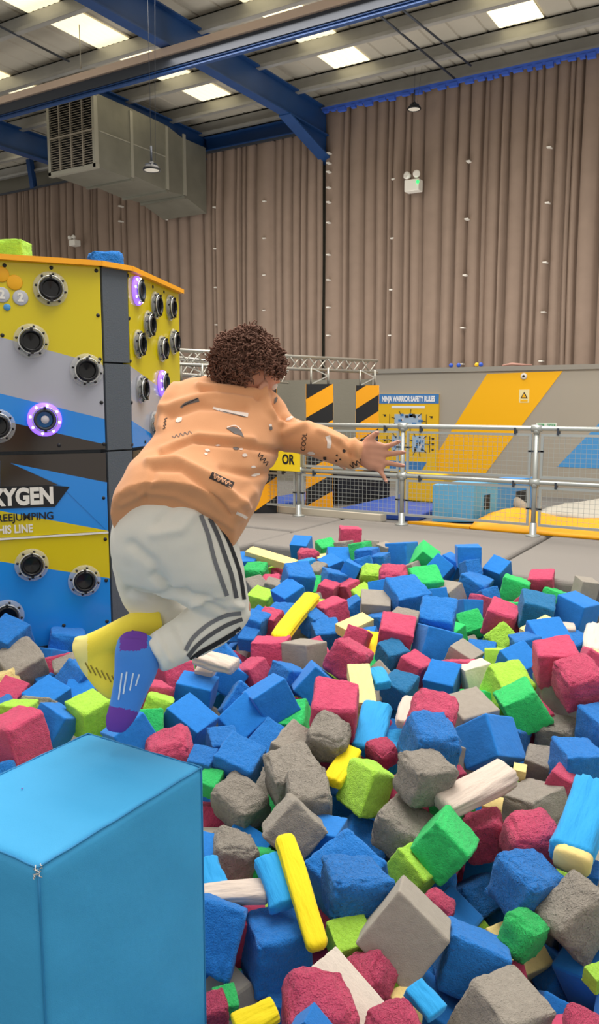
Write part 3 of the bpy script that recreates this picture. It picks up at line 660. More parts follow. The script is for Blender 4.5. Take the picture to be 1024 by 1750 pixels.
for x, y, l in ((233, 497, 1), (264, 522, 0), (289, 526, 0), (252, 555, 0), (235, 588, 0), (275, 596, 0), (295, 584, 0), (240, 665, 0), (276, 655, 1), (263, 726, 0), (296, 676, 0)): porthole(x, y, B_, nS, bool(l), .085)

# ------------------------------------------------------------------ light blue jumping block in front
bx0, bx1, by0, by1, bz0, bz1 = -1.51, -1.13, .92, 1.41, -.5, .45
M_VIN = mat('light_blue_vinyl', '#45a6dc', .62, var=.03, vscale=4, bump=.12, bscale=500, bump2=.5, b2scale=4.5, dist=.02, spec=.2)
M_VIN2 = mat('seam_blue_vinyl', '#2b86bd', .55)
e = empty('jumping_block', ((bx0+bx1)/2, (by0+by1)/2, bz0), 'big light blue vinyl block in the front left corner, scuffed at its near top corner', 'play block')
bm = B(); nx, ny, nz = 20, 24, 46
def gridface(f, n1, n2):
    g = [[bm.verts.new(f(i/n1, j/n2)) for i in range(n1+1)] for j in range(n2+1)]
    for j in range(n2):
        for i in range(n1): bm.faces.new((g[j][i], g[j][i+1], g[j+1][i+1], g[j+1][i])).smooth = True
lx, ly, lz = bx1-bx0, by1-by0, bz1-bz0
gridface(lambda u, v: Vector((bx0+lx*u, by0+ly*v, bz1)), nx, ny); gridface(lambda u, v: Vector((bx0+lx*u, by0+ly*v, bz0)), nx, ny)
gridface(lambda u, v: Vector((bx0+lx*u, by0, bz0+lz*v)), nx, nz); gridface(lambda u, v: Vector((bx0+lx*u, by1, bz0+lz*v)), nx, nz)
gridface(lambda u, v: Vector((bx0, by0+ly*u, bz0+lz*v)), ny, nz); gridface(lambda u, v: Vector((bx1, by0+ly*u, bz0+lz*v)), ny, nz)
bmesh.ops.remove_doubles(bm, verts=bm.verts[:], dist=1e-5)
ctr = Vector(((bx0+bx1)/2, (by0+by1)/2, 0)); rad = .014
for v in bm.verts:
    p = v.co.copy(); q = Vector((min(max(p.x, bx0+rad), bx1-rad), min(max(p.y, by0+rad), by1-rad), min(max(p.z, bz0+rad), bz1-rad)))
    dlt = p-q
    if dlt.length > 1e-6: v.co = q+dlt.normalized()*rad
    # cover sags: slight pillow and slack folds under the top seam
    edge = min(abs(p.z-bz1), .3)
    side = abs(p.z-bz1) > 1e-4
    nrm = Vector((1, 0, 0)) if abs(p.x-bx1) < 1e-4 else Vector((0, -1, 0)) if abs(p.y-by0) < 1e-4 else Vector((0, 0, 1)) if not side else Vector((0, 0, 0))
    tt = min(p.x-bx0, bx1-p.x) if abs(p.x-bx1) > 1e-4 and abs(p.x-bx0) > 1e-4 else min(p.y-by0, by1-p.y)
    wgt = min(1, edge/.06)*min(1, tt/.05) if side else min(1, min(p.x-bx0, bx1-p.x, p.y-by0, by1-p.y)/.06)
    s = p.y*9+p.z*7
    v.co += nrm*wgt*(.004*noise.noise(Vector((s, p.z*3-p.y*2, p.x*4)))*(1+1.5*math.exp(-edge/.08))+.001)
obj('foam_body', bm, M_VIN, e, smooth=True)
corners = [Vector((x, y, z)) for z in (bz0, bz1) for x, y in ((bx0, by0), (bx1, by0), (bx1, by1), (bx0, by1))]
def seam(p, q):
    bm = B(); c0 = Vector(((bx0+bx1)/2, (by0+by1)/2, (bz0+bz1)/2)); pts = []
    for k in range(13):
        t = k/12; s = p.lerp(q, t); ins = Vector([(-1 if s[i] > c0[i] else 1)*(.0035 if (abs(s[i]-c0[i]) > (.18 if i < 2 else .4)) else 0) for i in range(3)])
        pts.append(s+ins+Vector((0, 0, .001*math.sin(k*2.1))))
    tube(bm, pts, .0022, 6); obj('seam_piping', bm, M_VIN2, e)
for i in range(4): seam(corners[4+i], corners[4+(i+1) % 4]); seam(corners[i], corners[4+i])
random.seed(9)
for k in range(5):
    c = Vector((bx1-.003-random.uniform(0, .012), by0+.002+random.uniform(0, .03)*(k % 2), bz1-.004-.006*k*.6)); bm = B()
    for j in range(4):
        a = c+Vector((random.uniform(-.004, .004), random.uniform(-.003, .004), random.uniform(-.004, .004))); tube(bm, [a, a+Vector((random.uniform(-.004, .008), random.uniform(-.008, .002), random.uniform(-.004, .005))), a+Vector((random.uniform(-.002, .01), random.uniform(-.008, .008), random.uniform(-.005, .005)))], .0009, 4)
    o = obj('frayed_stitching', bm, M_WHITE, e)
bm = B(); ball(bm, on_z(38, 1347, bz1+.002), .0022, (1.2, 1, .5), seg=8); tag(obj('fluff_speck', bm, mat('purple_fluff', '#9c6bc0', .9)), 'tiny purple fluff speck lying on the light blue block', 'speck')

# ------------------------------------------------------------------ foam
FC = dict(blue='#267acc', teal='#2474a8', pink='#d04e70', green='#36cc6c', lime='#b2e84e', grey='#9b9388', cream='#f5dc92', offwhite='#d8cdbf', yellow='#f2d81e', cyan='#2f9fe0', beige='#d3c2b4')
def foam_mat(cn, r):
    r = min(r, 2); nm = 'foam_%s_%d' % (cn, r)
    if nm in _mats: return _mats[nm]
    m = mat(nm, FC[cn], .92, var=(.05, .08, .11)[r], vscale=9, bump=(.35, .7, .9)[r], bscale=(60, 42, 34)[r], bdetail=8, dist=(.006, .011, .015)[r], spec=.12, bump2=(.25, .6, .8)[r], b2scale=(14, 11, 9)[r], sheen=.15)
    # pits and crumbs in the cut foam
    N = m.node_tree.nodes; L = m.node_tree.links
    return m
def cloth_mat(cn): return mat('cloth_'+cn, FC[cn], .75, var=.04, vscale=5, bump=.15, bscale=260, bump2=.9, b2scale=22, dist=.008, spec=.2, stretch=(2.2, 2.2, .45), sheen=.1)
def block_mesh(r, seed):
    rng = random.Random(seed*31+r); rad = (.035, .08, .15, .27)[r]
    ts = sorted(set([-.5, .5]+[s*(.5-d) for s in (-1, 1) for d in (.012, .03, .055, .085, .125, .17, .23, .3, .38)]+[0]))
    bm = B()
    for ax in range(3):
        for sg in (-.5, .5):
            g = []
            for a in ts:
                row = []
                for b in ts:
                    c = [0, 0, 0]; c[ax] = sg; c[(ax+1) % 3] = a; c[(ax+2) % 3] = b; row.append(bm.verts.new(c))
                g.append(row)
            for i in range(len(ts)-1):
                for j in range(len(ts)-1):
                    q = (g[i][j], g[i+1][j], g[i+1][j+1], g[i][j+1]); bm.faces.new(q if sg > 0 else q[::-1])
    bmesh.ops.remove_doubles(bm, verts=bm.verts[:], dist=1e-5)
    amp = (.025, .055, .075, .06)[r]
    co = {(i, j, k): Vector([rng.uniform(-1, 1)*amp for _ in range(3)]) for i in (0, 1) for j in (0, 1) for k in (0, 1)}
    er = [rng.uniform(.7, 1.5) for _ in range(8)]
    off = Vector((seed*7.3, r*3.1, seed*1.7))
    for v in bm.verts:
        p = v.co.copy(); rr = rad*er[(p.x > 0)*4+(p.y > 0)*2+(p.z > 0)]*(1+(.2, .6, .6, .4)[r]*noise.noise(p*3.2+off)); rr = min(rr, .4)
        lim = .5-rr; q = Vector([min(max(p[i], -lim), lim) for i in range(3)]); dl = p-q
        if dl.length > 1e-6: p = q+dl.normalized()*rr
        n = (dl.normalized() if dl.length > 1e-6 else p.normalized())
        w = Vector((0, 0, 0))
        for (i, j, k), d in co.items():
            w += d*((p.x+.5) if i else (.5-p.x))*((p.y+.5) if j else (.5-p.y))*((p.z+.5) if k else (.5-p.z))
        d1 = noise.noise(p*2.6+off)*(.012, .03, .05, .05)[r]+noise.noise(p*7+off)*(.004, .014, .024, .026)[r]+noise.noise(p*17+off)*(.002, .007, .012, .016)[r]
        m2 = max(abs(p.x), abs(p.y), abs(p.z)); srt = sorted((abs(p.x), abs(p.y), abs(p.z))); near_edge = srt[1] > .36
        if near_edge: d1 -= max(0, noise.noise(p*9+off*2))*(.015, .045, .06, .05)[r]
        v.co = p+w+n*d1
    me = D.meshes.new('foam_shape_%d_%d' % (r, seed)); bmesh.ops.recalc_face_normals(bm, faces=bm.faces[:]); bm.to_mesh(me); bm.free()
    for p in me.polygons: p.use_smooth = True
    me.materials.append(None); return me
SHAPES = {r: [block_mesh(r, s) for s in range(6)] for r in (0, 1, 2, 3)}
def wrap_mesh(seed, ends):
    """a soft bolster in a stretched sleeve, gathered where the cloth is tied"""
    rng = random.Random(seed); bm = B(); n = 40; m = 44; rings = []; off = Vector((seed*3.7, 1.3, 0))
    for j in range(m+1):
        t = j/m; z = t-.5; endd = min(t, 1-t)
        prof = min(1, (max(0, endd)/.045))**.4 if endd < .045 else 1
        if ends and t < .5: prof = 1 if t > .0 else .98
        ring = []
        for k in range(n):
            a = 2*PI*k/n; ca, sa = math.cos(a), math.sin(a); e_ = 5.0
            rr = (abs(ca)**e_+abs(sa)**e_)**(-1/e_)*.5
            fold = noise.noise(Vector((ca*2.4, sa*2.4, z*1.1))*1.6+off)*.13+noise.noise(Vector((ca*5, sa*5, z*1.4+a))*1.5+off)*.035*(1.0+1.5*math.exp(-endd/.12))
            fold += .03*math.sin(z*14+a*2+seed)*math.exp(-endd/.25)
            g_ = noise.noise(Vector((ca*7, sa*7, z*.9))+off); fold += -.11*max(0, .25-abs(g_))*4*(.5+.5*math.cos(z*5+seed))
            fold += -.22*max(0, noise.noise(Vector((ca*9, sa*9, z*2.5))+off))*math.exp(-endd/.14)
            rr *= (1+fold)*(.62+.38*prof)
            bend = .10*math.sin(z*2.6+seed)
            ring.append(bm.verts.new((ca*rr+bend, sa*rr, z)))
        rings.append(ring)
    for a, b in zip(rings, rings[1:]):
        for k in range(n): bm.faces.new((a[k], a[(k+1) % n], b[(k+1) % n], b[k])).smooth = True
    for rg, zc in ((rings[0], -.5), (rings[-1], .5)):
        c = bm.verts.new((sum(v.co.x for v in rg)/n, sum(v.co.y for v in rg)/n, zc))
        for k in range(n): bm.faces.new((rg[k], rg[(k+1) % n], c)).smooth = True
    bmesh.ops.recalc_face_normals(bm, faces=bm.faces[:]); return bm
CUBES = [
('blue',1,(-1.17,2.22,-0.299),(-0.121,0.197,0.952,0.201),(0.191,0.196,0.223),'blue foam cube right of the long yellow bolster','foam cubes in the pit'),
('grey',0,(-0.866,2.003,-0.235),(0.518,-0.795,0.118,0.293),(0.187,0.191,0.19),'smooth-cut grey foam cube above the bottom-edge light-blue bolster','foam cubes in the pit'),
('blue',1,(-1.221,1.858,-0.333),(-0.002,0.333,0.943,-0.031),(0.191,0.17,0.179),'blue foam cube below the long yellow bolster','foam cubes in the pit'),
('blue',1,(-1.348,1.727,-0.263),(-0.055,-0.221,0.935,-0.272),(0.156,0.179,0.191),'blue foam cube with pink below, below the flat beige bolster','foam cubes in the pit'),
('grey',1,(-1.42,2.272,-0.206),(-0.452,0.804,-0.053,-0.382),(0.171,0.167,0.178),'grey foam cube above the leaning light-blue bolster','foam cubes in the pit'),
('green',1,(-0.929,2.482,-0.219),(0.61,-0.716,0.21,0.267),(0.164,0.165,0.173),'green foam cube below the slanted beige bolster','foam cubes in the pit'),
('grey',2,(-0.458,2.391,-0.271),(0.099,0.341,0.879,0.317),(0.155,0.207,0.161),'crumbly grey foam cube below the cream-ended blue bolster','foam cubes in the pit'),
('blue',1,(-0.704,2.141,-0.358),(0.033,0.554,0.81,-0.19),(0.169,0.176,0.165),'blue foam cube with blue on its left, above the bottom-edge light-blue bolster','foam cubes in the pit'),
('grey',1,(-0.566,1.983,-0.368),(-0.143,0.227,0.958,-0.099),(0.169,0.196,0.17),'grey foam cube right of the bottom-edge light-blue bolster','foam cubes in the pit'),
('blue',1,(-0.517,2.475,-0.564),(0.196,0.318,0.837,0.399),(0.166,0.119,0.177),'blue foam cube right of the bottom-edge light-blue bolster','foam cubes in the pit'),
('blue',2,(-0.881,2.665,-0.512),(0.335,0.219,0.917,-0.007),(0.171,0.179,0.126),'crumbly blue foam cube with pink on its left, above the bottom-edge light-blue bolster','foam cubes in the pit'),
('green',1,(-0.979,3.588,-0.114),(0.119,0.485,0.839,0.215),(0.188,0.179,0.189),'green foam cube below the rough cream bar','foam cubes in the pit'),
('grey',1,(-0.782,3.056,-0.293),(0.094,0.242,0.966,-0.008),(0.184,0.2,0.124),'grey foam cube left of the cream-ended blue bolster','foam cubes in the pit'),
('blue',0,(-1.026,3.256,-0.17),(-0.438,0.252,0.86,-0.071),(0.186,0.194,0.186),'smooth-cut blue foam cube above the slanted beige bolster','foam cubes in the pit'),
('grey',0,(-1.157,3.371,-0.129),(-0.073,0.345,0.931,0.089),(0.206,0.178,0.191),'smooth-cut grey foam cube right of the short beige bolster','foam cubes in the pit'),
('lime',1,(-1.328,2.67,-0.202),(-0.042,0.211,0.958,-0.19),(0.174,0.136,0.184),'lime green foam cube with blue on its left, below the bent yellow bolster','foam cubes in the pit'),
('grey',2,(-1.777,2.443,-0.288),(-0.138,0.061,0.972,0.18),(0.195,0.167,0.166),'crumbly grey foam cube with green on its left, right of the jumping block','foam cubes in the pit'),
('blue',0,(-2.062,3.103,-0.129),(0.145,0.306,0.922,0.187),(0.184,0.183,0.173),'smooth-cut blue foam cube with blue on its left, below the beige bolster under the shin','foam cubes in the pit'),
('blue',0,(-2.15,2.987,-0.227),(-0.278,0.09,0.909,0.296),(0.172,0.185,0.18),'smooth-cut blue foam cube with grey on its left, below the small beige bar','foam cubes in the pit'),
('blue',1,(-1.962,2.914,-0.284),(-0.182,0.045,0.954,0.232),(0.147,0.199,0.18),'blue foam cube with blue on its left, left of the bent yellow bolster','foam cubes in the pit'),
('blue',0,(-2.534,3.111,-0.183),(-0.085,-0.209,0.974,0.022),(0.195,0.162,0.138),'smooth-cut blue foam cube with pink on its left, below the small beige bar','foam cubes in the pit'),
('blue',0,(-2.287,2.743,-0.18),(-0.256,-0.033,0.965,0.052),(0.19,0.173,0.181),'smooth-cut blue foam cube with grey on its right, above the jumping block','foam cubes in the pit'),
('blue',0,(-2.042,3.49,-0.176),(0.507,-0.75,0.025,0.424),(0.186,0.175,0.186),'smooth-cut blue foam cube left of the upright cream bar','foam cubes in the pit'),
('blue',0,(-2.246,5.75,0.018),(-0.218,0.183,0.836,0.47),(0.164,0.158,0.167),'smooth-cut blue foam cube with green on its left, left of the rightmost fence post','foam cubes in the pit'),
('blue',0,(-1.839,5.88,0.017),(-0.075,0.116,0.955,0.261),(0.156,0.173,0.169),'smooth-cut blue foam cube with blue below, left of the round off-white bolster','foam cubes in the pit'),
('green',1,(-1.654,5.726,-0.062),(-0.054,0.637,0.763,-0.095),(0.187,0.184,0.181),'green foam cube with blue on its left, above the rough cream bar','foam cubes in the pit'),
('pink',1,(-1.509,5.888,-0.021),(-0.114,0.622,0.767,0.109),(0.167,0.178,0.157),'pink foam cube with green on its left, below the rightmost fence post','foam cubes in the pit'),
('blue',0,(-1.663,4.22,-0.08),(0.012,0.404,0.898,-0.171),(0.204,0.216,0.187),'smooth-cut blue foam cube with green on its right, right of the squeezed yellow bolster','foam cubes in the pit'),
('grey',0,(-2.267,3.757,-0.131),(0.052,0.057,0.996,-0.042),(0.188,0.188,0.176),'smooth-cut grey foam cube below the leaning yellow bolster','foam cubes in the pit'),
('pink',1,(-2.48,3.733,-0.141),(0.063,0.568,0.821,0.008),(0.194,0.209,0.168),'pink foam cube with grey on its left, below the leaning yellow bolster','foam cubes in the pit'),
('green',1,(-1.767,5.104,-0.203),(-0.288,0.393,0.828,0.278),(0.151,0.164,0.168),'green foam cube left of the rough cream bar','foam cubes in the pit'),
('lime',2,(-1.427,4.729,-0.16),(-0.236,0.229,0.869,0.369),(0.171,0.181,0.173),'crumbly lime green foam cube left of the rough cream bar','foam cubes in the pit'),
('blue',0,(-3,2.546,-0.143),(-0.138,0.015,0.98,0.141),(0.164,0.172,0.147),'smooth-cut blue foam cube with blue on its right and grey below, below the tower foot','foam cubes in the pit'),
('pink',3,(-0.921,1.595,-0.239),(0.524,0.78,0.29,0.182),(0.174,0.177,0.174),'rounded pink foam cube with blue on its left, below the off-white slab','foam cubes in the pit'),
('pink',3,(-0.734,1.649,-0.252),(0.49,0.76,0.315,0.288),(0.129,0.131,0.129),'rounded pink foam cube below the bottom-edge light-blue bolster','foam cubes in the pit'),
('pink',3,(-0.353,1.993,-0.328),(0.568,0.813,0.129,0.01),(0.103,0.102,0.103),'rounded pink foam cube right of the bottom-edge light-blue bolster','foam cubes in the pit'),
('pink',3,(-0.897,1.85,-0.299),(0.503,0.837,-0.081,0.201),(0.125,0.116,0.125),'rounded pink foam cube with cream on its right, right of the off-white slab','foam cubes in the pit'),
('lime',1,(-1.02,1.953,-0.303),(0.538,0.747,0.291,0.261),(0.114,0.112,0.114),'lime green foam cube above the off-white slab','foam cubes in the pit'),
('pink',3,(-0.858,2.229,-0.298),(0.692,0.668,0.216,-0.167),(0.1,0.103,0.1),'rounded pink foam cube with grey on its left, above the bottom-edge light-blue bolster','foam cubes in the pit'),
('blue',2,(-1.068,2.061,-0.211),(0.674,0.626,0.319,0.227),(0.175,0.163,0.175),'crumbly blue foam cube right of the long yellow bolster','foam cubes in the pit'),
('green',3,(-0.592,2.263,-0.3),(0.554,0.598,0.511,0.271),(0.115,0.12,0.115),'rounded green foam cube right of the bottom-edge light-blue bolster','foam cubes in the pit'),
('blue',2,(-0.628,2.443,-0.258),(0.568,0.653,0.433,0.251),(0.179,0.175,0.179),'crumbly blue foam cube with light blue on its left, below the cream-ended blue bolster','foam cubes in the pit'),
('lime',1,(-1.015,2.404,-0.309),(0.714,0.641,0.124,-0.253),(0.132,0.122,0.132),'lime green foam cube with pink on its right, below the slanted beige bolster','foam cubes in the pit'),
('pink',2,(-0.876,2.744,-0.296),(0.654,0.72,-0.005,0.232),(0.154,0.161,0.154),'crumbly pink foam cube below the slanted beige bolster','foam cubes in the pit'),
('pink',3,(-0.677,2.654,-0.218),(0.567,0.764,0.255,0.172),(0.178,0.175,0.178),'rounded pink foam cube left of the cream-ended blue bolster','foam cubes in the pit'),
('grey',2,(-1.123,2.553,-0.262),(0.679,0.716,0.102,-0.128),(0.176,0.165,0.176),'crumbly grey foam cube with blue on its left, left of the slanted beige bolster','foam cubes in the pit'),
('pink',1,(-0.698,3.153,-0.213),(0.69,0.695,0.12,-0.161),(0.093,0.095,0.093),'pink foam cube above the cream-ended blue bolster','foam cubes in the pit'),
('grey',1,(-0.832,3.334,-0.248),(0.568,0.813,0.129,0.01),(0.123,0.12,0.123),'grey foam cube with blue on its left, right of the slanted beige bolster','foam cubes in the pit'),
('blue',1,(-0.665,3.287,-0.191),(0.621,0.701,0.273,0.22),(0.169,0.166,0.169),'blue foam cube with grey above, above the cream-ended blue bolster','foam cubes in the pit'),
('grey',2,(-1.084,2.64,-0.077),(0.584,0.666,0.385,0.259),(0.172,0.168,0.172),'crumbly grey foam cube with light blue on its left, left of the slanted beige bolster','foam cubes in the pit'),
('blue',2,(-1.14,2.858,-0.051),(0.553,0.741,0.341,0.17),(0.204,0.211,0.204),'crumbly blue foam cube below the short beige bolster','foam cubes in the pit'),
('grey',3,(-1.553,2.775,-0.086),(0.547,0.821,0.156,-0.04),(0.168,0.161,0.168),'rounded grey foam cube above the bent yellow bolster','foam cubes in the pit'),
('pink',1,(-1.617,2.929,-0.027),(0.553,0.8,0.212,0.094),(0.201,0.191,0.201),'pink foam cube below the upright cream bar','foam cubes in the pit'),
('pink',3,(-1.384,2.93,-0.172),(0.479,0.69,0.38,0.387),(0.12,0.117,0.12),'rounded pink foam cube below the upright light-blue bolster','foam cubes in the pit'),
('grey',1,(-1.718,2.771,-0.204),(0.604,0.771,0.176,-0.098),(0.183,0.178,0.183),'grey foam cube left of the bent yellow bolster','foam cubes in the pit'),
('grey',2,(-1.618,2.57,-0.175),(0.482,0.758,0.295,0.326),(0.191,0.193,0.191),'crumbly grey foam cube left of the bent yellow bolster','foam cubes in the pit'),
('grey',2,(-1.478,2.475,-0.199),(0.524,0.78,0.29,0.182),(0.179,0.186,0.179),'crumbly grey foam cube with grey on its left, below the bent yellow bolster','foam cubes in the pit'),
('grey',3,(-1.569,2.114,-0.277),(0.664,0.657,0.327,0.143),(0.153,0.155,0.153),'rounded grey foam cube above the flat beige bolster','foam cubes in the pit'),
('blue',0,(-1.633,2.075,-0.277),(0.576,0.685,0.439,0.071),(0.111,0.108,0.111),'smooth-cut blue foam cube above the flat beige bolster','foam cubes in the pit'),
('green',1,(-1.91,2.423,-0.229),(0.568,0.813,0.129,0.01),(0.09,0.089,0.09),'green foam cube right of the jumping block','foam cubes in the pit'),
('blue',1,(-0.614,3.542,-0.115),(0.559,0.708,0.313,0.298),(0.166,0.168,0.166),'blue foam cube with pink above, below the round off-white bolster','foam cubes in the pit'),
('grey',2,(-0.824,3.636,-0.224),(0.631,0.773,-0.063,-0.017),(0.168,0.17,0.168),'crumbly grey foam cube above the cream-ended blue bolster','foam cubes in the pit'),
('grey',0,(-0.889,3.853,-0.124),(0.664,0.709,0.142,0.191),(0.187,0.189,0.187),'smooth-cut grey foam cube below the round off-white bolster','foam cubes in the pit'),
('lime',1,(-1.11,3.78,-0.1),(0.5,0.761,0.346,0.226),(0.197,0.189,0.197),'lime green foam cube below the rough cream bar','foam cubes in the pit'),
('pink',3,(-1.2,3.03,-0.009),(0.577,0.789,0.212,0.007),(0.195,0.185,0.195),'rounded pink foam cube right of the short beige bolster','foam cubes in the pit'),
('green',1,(-1.962,3.148,-0.242),(0.505,0.847,0.062,0.154),(0.156,0.163,0.156),'green foam cube above the bent yellow bolster','foam cubes in the pit'),
('blue',1,(-1.873,2.565,-0.2),(0.59,0.783,0.193,-0.042),(0.166,0.163,0.166),'blue foam cube with green on its left, right of the jumping block','foam cubes in the pit'),
('blue',1,(-1.986,2.477,-0.178),(0.562,0.812,0.153,0.046),(0.103,0.096,0.103),'blue foam cube with pink on its left, above the jumping block','foam cubes in the pit'),
('blue',1,(-2.068,2.711,-0.21),(0.502,0.76,0.354,0.211),(0.12,0.118,0.12),'blue foam cube with blue on its left, above the jumping block','foam cubes in the pit'),
('blue',0,(-0.873,1.472,-0.174),(0.678,0.622,0.328,-0.213),(0.072,0.071,0.072),'smooth-cut blue foam cube below the off-white slab','foam cubes in the pit'),
('pink',2,(-1.207,1.532,-0.305),(0.559,0.708,0.313,0.298),(0.074,0.072,0.074),'crumbly pink foam cube left of the bottom-edge yellow bolster','foam cubes in the pit'),
('green',1,(-1.222,1.595,-0.337),(0.569,0.706,0.358,0.224),(0.068,0.065,0.068),'green foam cube left of the bottom-edge yellow bolster','foam cubes in the pit'),
('cream',0,(-0.803,1.867,-0.358),(0.559,0.708,0.313,0.298),(0.075,0.073,0.075),'smooth-cut cream foam cube left of the bottom-edge light-blue bolster','foam cubes in the pit'),
('lime',1,(-0.364,2.205,-0.314),(0.559,0.708,0.313,0.298),(0.054,0.055,0.054),'lime green foam cube below the cream-ended blue bolster','foam cubes in the pit'),
('blue',1,(-0.499,2.665,-0.295),(0.632,0.767,0.103,0.038),(0.086,0.085,0.086),'blue foam cube with lime green on its left, below the cream-ended blue bolster','foam cubes in the pit'),
('pink',1,(-1.08,3.009,-0.229),(0.559,0.708,0.313,0.298),(0.059,0.06,0.059),'pink foam cube left of the slanted beige bolster','foam cubes in the pit'),
('cream',0,(-0.87,3.174,-0.226),(0.632,0.767,0.103,0.038),(0.053,0.053,0.053),'smooth-cut cream foam cube right of the slanted beige bolster','foam cubes in the pit'),
('cream',0,(-0.882,2.856,-0.249),(0.632,0.767,0.103,0.038),(0.073,0.076,0.073),'smooth-cut cream foam cube below the slanted beige bolster','foam cubes in the pit'),
('pink',1,(-3.327,6.3,0.096),(0.658,0.685,0.225,0.218),(0.181,0.179,0.181),'pink foam cube above the thin cream bar','foam cubes in the pit'),
('blue',0,(-3.584,5.88,0.038),(0.545,0.83,0.102,0.068),(0.161,0.163,0.161),'smooth-cut blue foam cube with green on its right, left of the thin cream bar','foam cubes in the pit'),
('green',1,(-3.338,5.88,0.048),(0.49,0.76,0.315,0.288),(0.146,0.147,0.146),'green foam cube above the thin cream bar','foam cubes in the pit'),
('pink',3,(-3.38,5.658,0.005),(0.658,0.685,0.225,0.218),(0.169,0.163,0.169),'rounded pink foam cube left of the thin cream bar','foam cubes in the pit'),
('green',2,(-3.504,5.069,-0.033),(0.581,0.799,0.123,0.094),(0.169,0.165,0.169),'crumbly green foam cube below the long cream bar','foam cubes in the pit'),
('blue',0,(-3.726,5.284,-0.038),(0.608,0.785,0.071,0.093),(0.192,0.194,0.192),'smooth-cut blue foam cube left of the long cream bar','foam cubes in the pit'),
('lime',1,(-3.154,4.623,-0.121),(0.605,0.791,0.09,-0.01),(0.161,0.164,0.161),'lime green foam cube right of the knee','foam cubes in the pit'),
('pink',1,(-2.766,5.243,-0.114),(0.574,0.604,0.251,0.493),(0.148,0.145,0.148),'pink foam cube with blue on its left, above the stubby cream bar','foam cubes in the pit'),
('pink',1,(-2.483,4.451,-0.068),(0.592,0.629,0.254,0.435),(0.177,0.164,0.177),'pink foam cube left of the stubby cream bar','foam cubes in the pit'),
('pink',1,(-2.886,5.11,-0.107),(0.657,0.74,0.142,-0.031),(0.142,0.142,0.142),'pink foam cube with green on its left, below the thin cream bar','foam cubes in the pit'),
('lime',3,(-2.659,5.396,-0.022),(0.527,0.833,0.164,0.033),(0.172,0.179,0.172),'rounded lime green foam cube right of the thin cream bar','foam cubes in the pit'),
('lime',1,(-2.607,5.158,-0.117),(0.464,0.75,0.252,0.399),(0.139,0.132,0.139),'lime green foam cube above the stubby cream bar','foam cubes in the pit'),
('pink',3,(-2.344,5.108,0.052),(0.554,0.809,0.178,0.081),(0.199,0.187,0.199),'rounded pink foam cube with lime green on its left, above the stubby cream bar','foam cubes in the pit'),
('green',0,(-2.431,5.881,0.065),(0.554,0.72,0.406,-0.091),(0.174,0.173,0.174),'smooth-cut green foam cube right of the thin cream bar','foam cubes in the pit'),
('green',1,(-2.194,5.32,-0.011),(0.479,0.806,0.275,0.212),(0.203,0.207,0.203),'green foam cube right of the stubby cream bar','foam cubes in the pit'),
('blue',0,(-2.058,5.838,0.129),(0.702,0.669,0.169,0.179),(0.178,0.164,0.178),'smooth-cut blue foam cube with blue below, left of the rightmost fence post','foam cubes in the pit'),
('blue',0,(-2.211,5.89,0.025),(0.69,0.695,0.12,-0.161),(0.159,0.163,0.159),'smooth-cut blue foam cube with blue on its right, left of the rough cream bar','foam cubes in the pit'),
('blue',1,(-1.927,5.601,-0.06),(0.679,0.716,0.102,-0.128),(0.199,0.19,0.199),'blue foam cube with grey on its left, below the rightmost fence post','foam cubes in the pit'),
('blue',1,(-2.068,4.697,0.023),(0.446,0.774,0.353,0.277),(0.228,0.235,0.228),'blue foam cube with blue on its left, right of the stubby cream bar','foam cubes in the pit'),
('grey',0,(-2.224,4.57,-0.027),(0.58,0.781,0.193,0.127),(0.189,0.179,0.189),'smooth-cut grey foam cube with blue on its left, above the squeezed yellow bolster','foam cubes in the pit'),
('grey',0,(-2.003,5.312,-0.069),(0.493,0.633,0.283,0.526),(0.162,0.164,0.162),'smooth-cut grey foam cube with blue above, right of the squeezed yellow bolster','foam cubes in the pit'),
('blue',1,(-1.754,4.435,-0.01),(0.527,0.833,0.164,0.033),(0.231,0.219,0.231),'blue foam cube with green below, right of the squeezed yellow bolster','foam cubes in the pit'),
('pink',1,(-1.49,4.869,-0.065),(0.626,0.764,0.151,-0.047),(0.194,0.199,0.194),'pink foam cube with pink on its left, left of the rough cream bar','foam cubes in the pit'),
('blue',1,(-1.453,4.352,-0.166),(0.568,0.813,0.129,0.01),(0.168,0.158,0.168),'blue foam cube with lime green on its right, left of the rough cream bar','foam cubes in the pit'),
('blue',0,(-1.15,4.079,-0.078),(0.394,0.785,0.367,0.306),(0.166,0.159,0.166),'smooth-cut blue foam cube with lime green on its left, below the rough cream bar','foam cubes in the pit'),
('teal',1,(-1.283,4.909,0.014),(0.606,0.77,0.198,0.035),(0.198,0.184,0.198),'deep blue foam cube above the rough cream bar','foam cubes in the pit'),
('blue',0,(-1.07,5.04,0.003),(0.498,0.656,0.451,0.343),(0.195,0.189,0.195),'smooth-cut blue foam cube with green on its left, above the far beige bolster','foam cubes in the pit'),
('blue',0,(-1.123,4.558,-0.067),(0.475,0.796,0.313,0.208),(0.202,0.189,0.202),'smooth-cut blue foam cube with blue on its left, below the rough cream bar','foam cubes in the pit'),
('blue',1,(-1.015,4.794,-0.15),(0.544,0.705,0.266,0.37),(0.16,0.159,0.16),'blue foam cube with pink on its left, below the far beige bolster','foam cubes in the pit'),
('pink',1,(-0.896,3.819,0.057),(0.594,0.766,0.15,0.194),(0.191,0.186,0.191),'pink foam cube with blue on its left, below the far beige bolster','foam cubes in the pit'),
('pink',2,(-0.755,3.667,0.029),(0.506,0.784,0.252,0.258),(0.195,0.188,0.195),'crumbly pink foam cube below the round off-white bolster','foam cubes in the pit'),
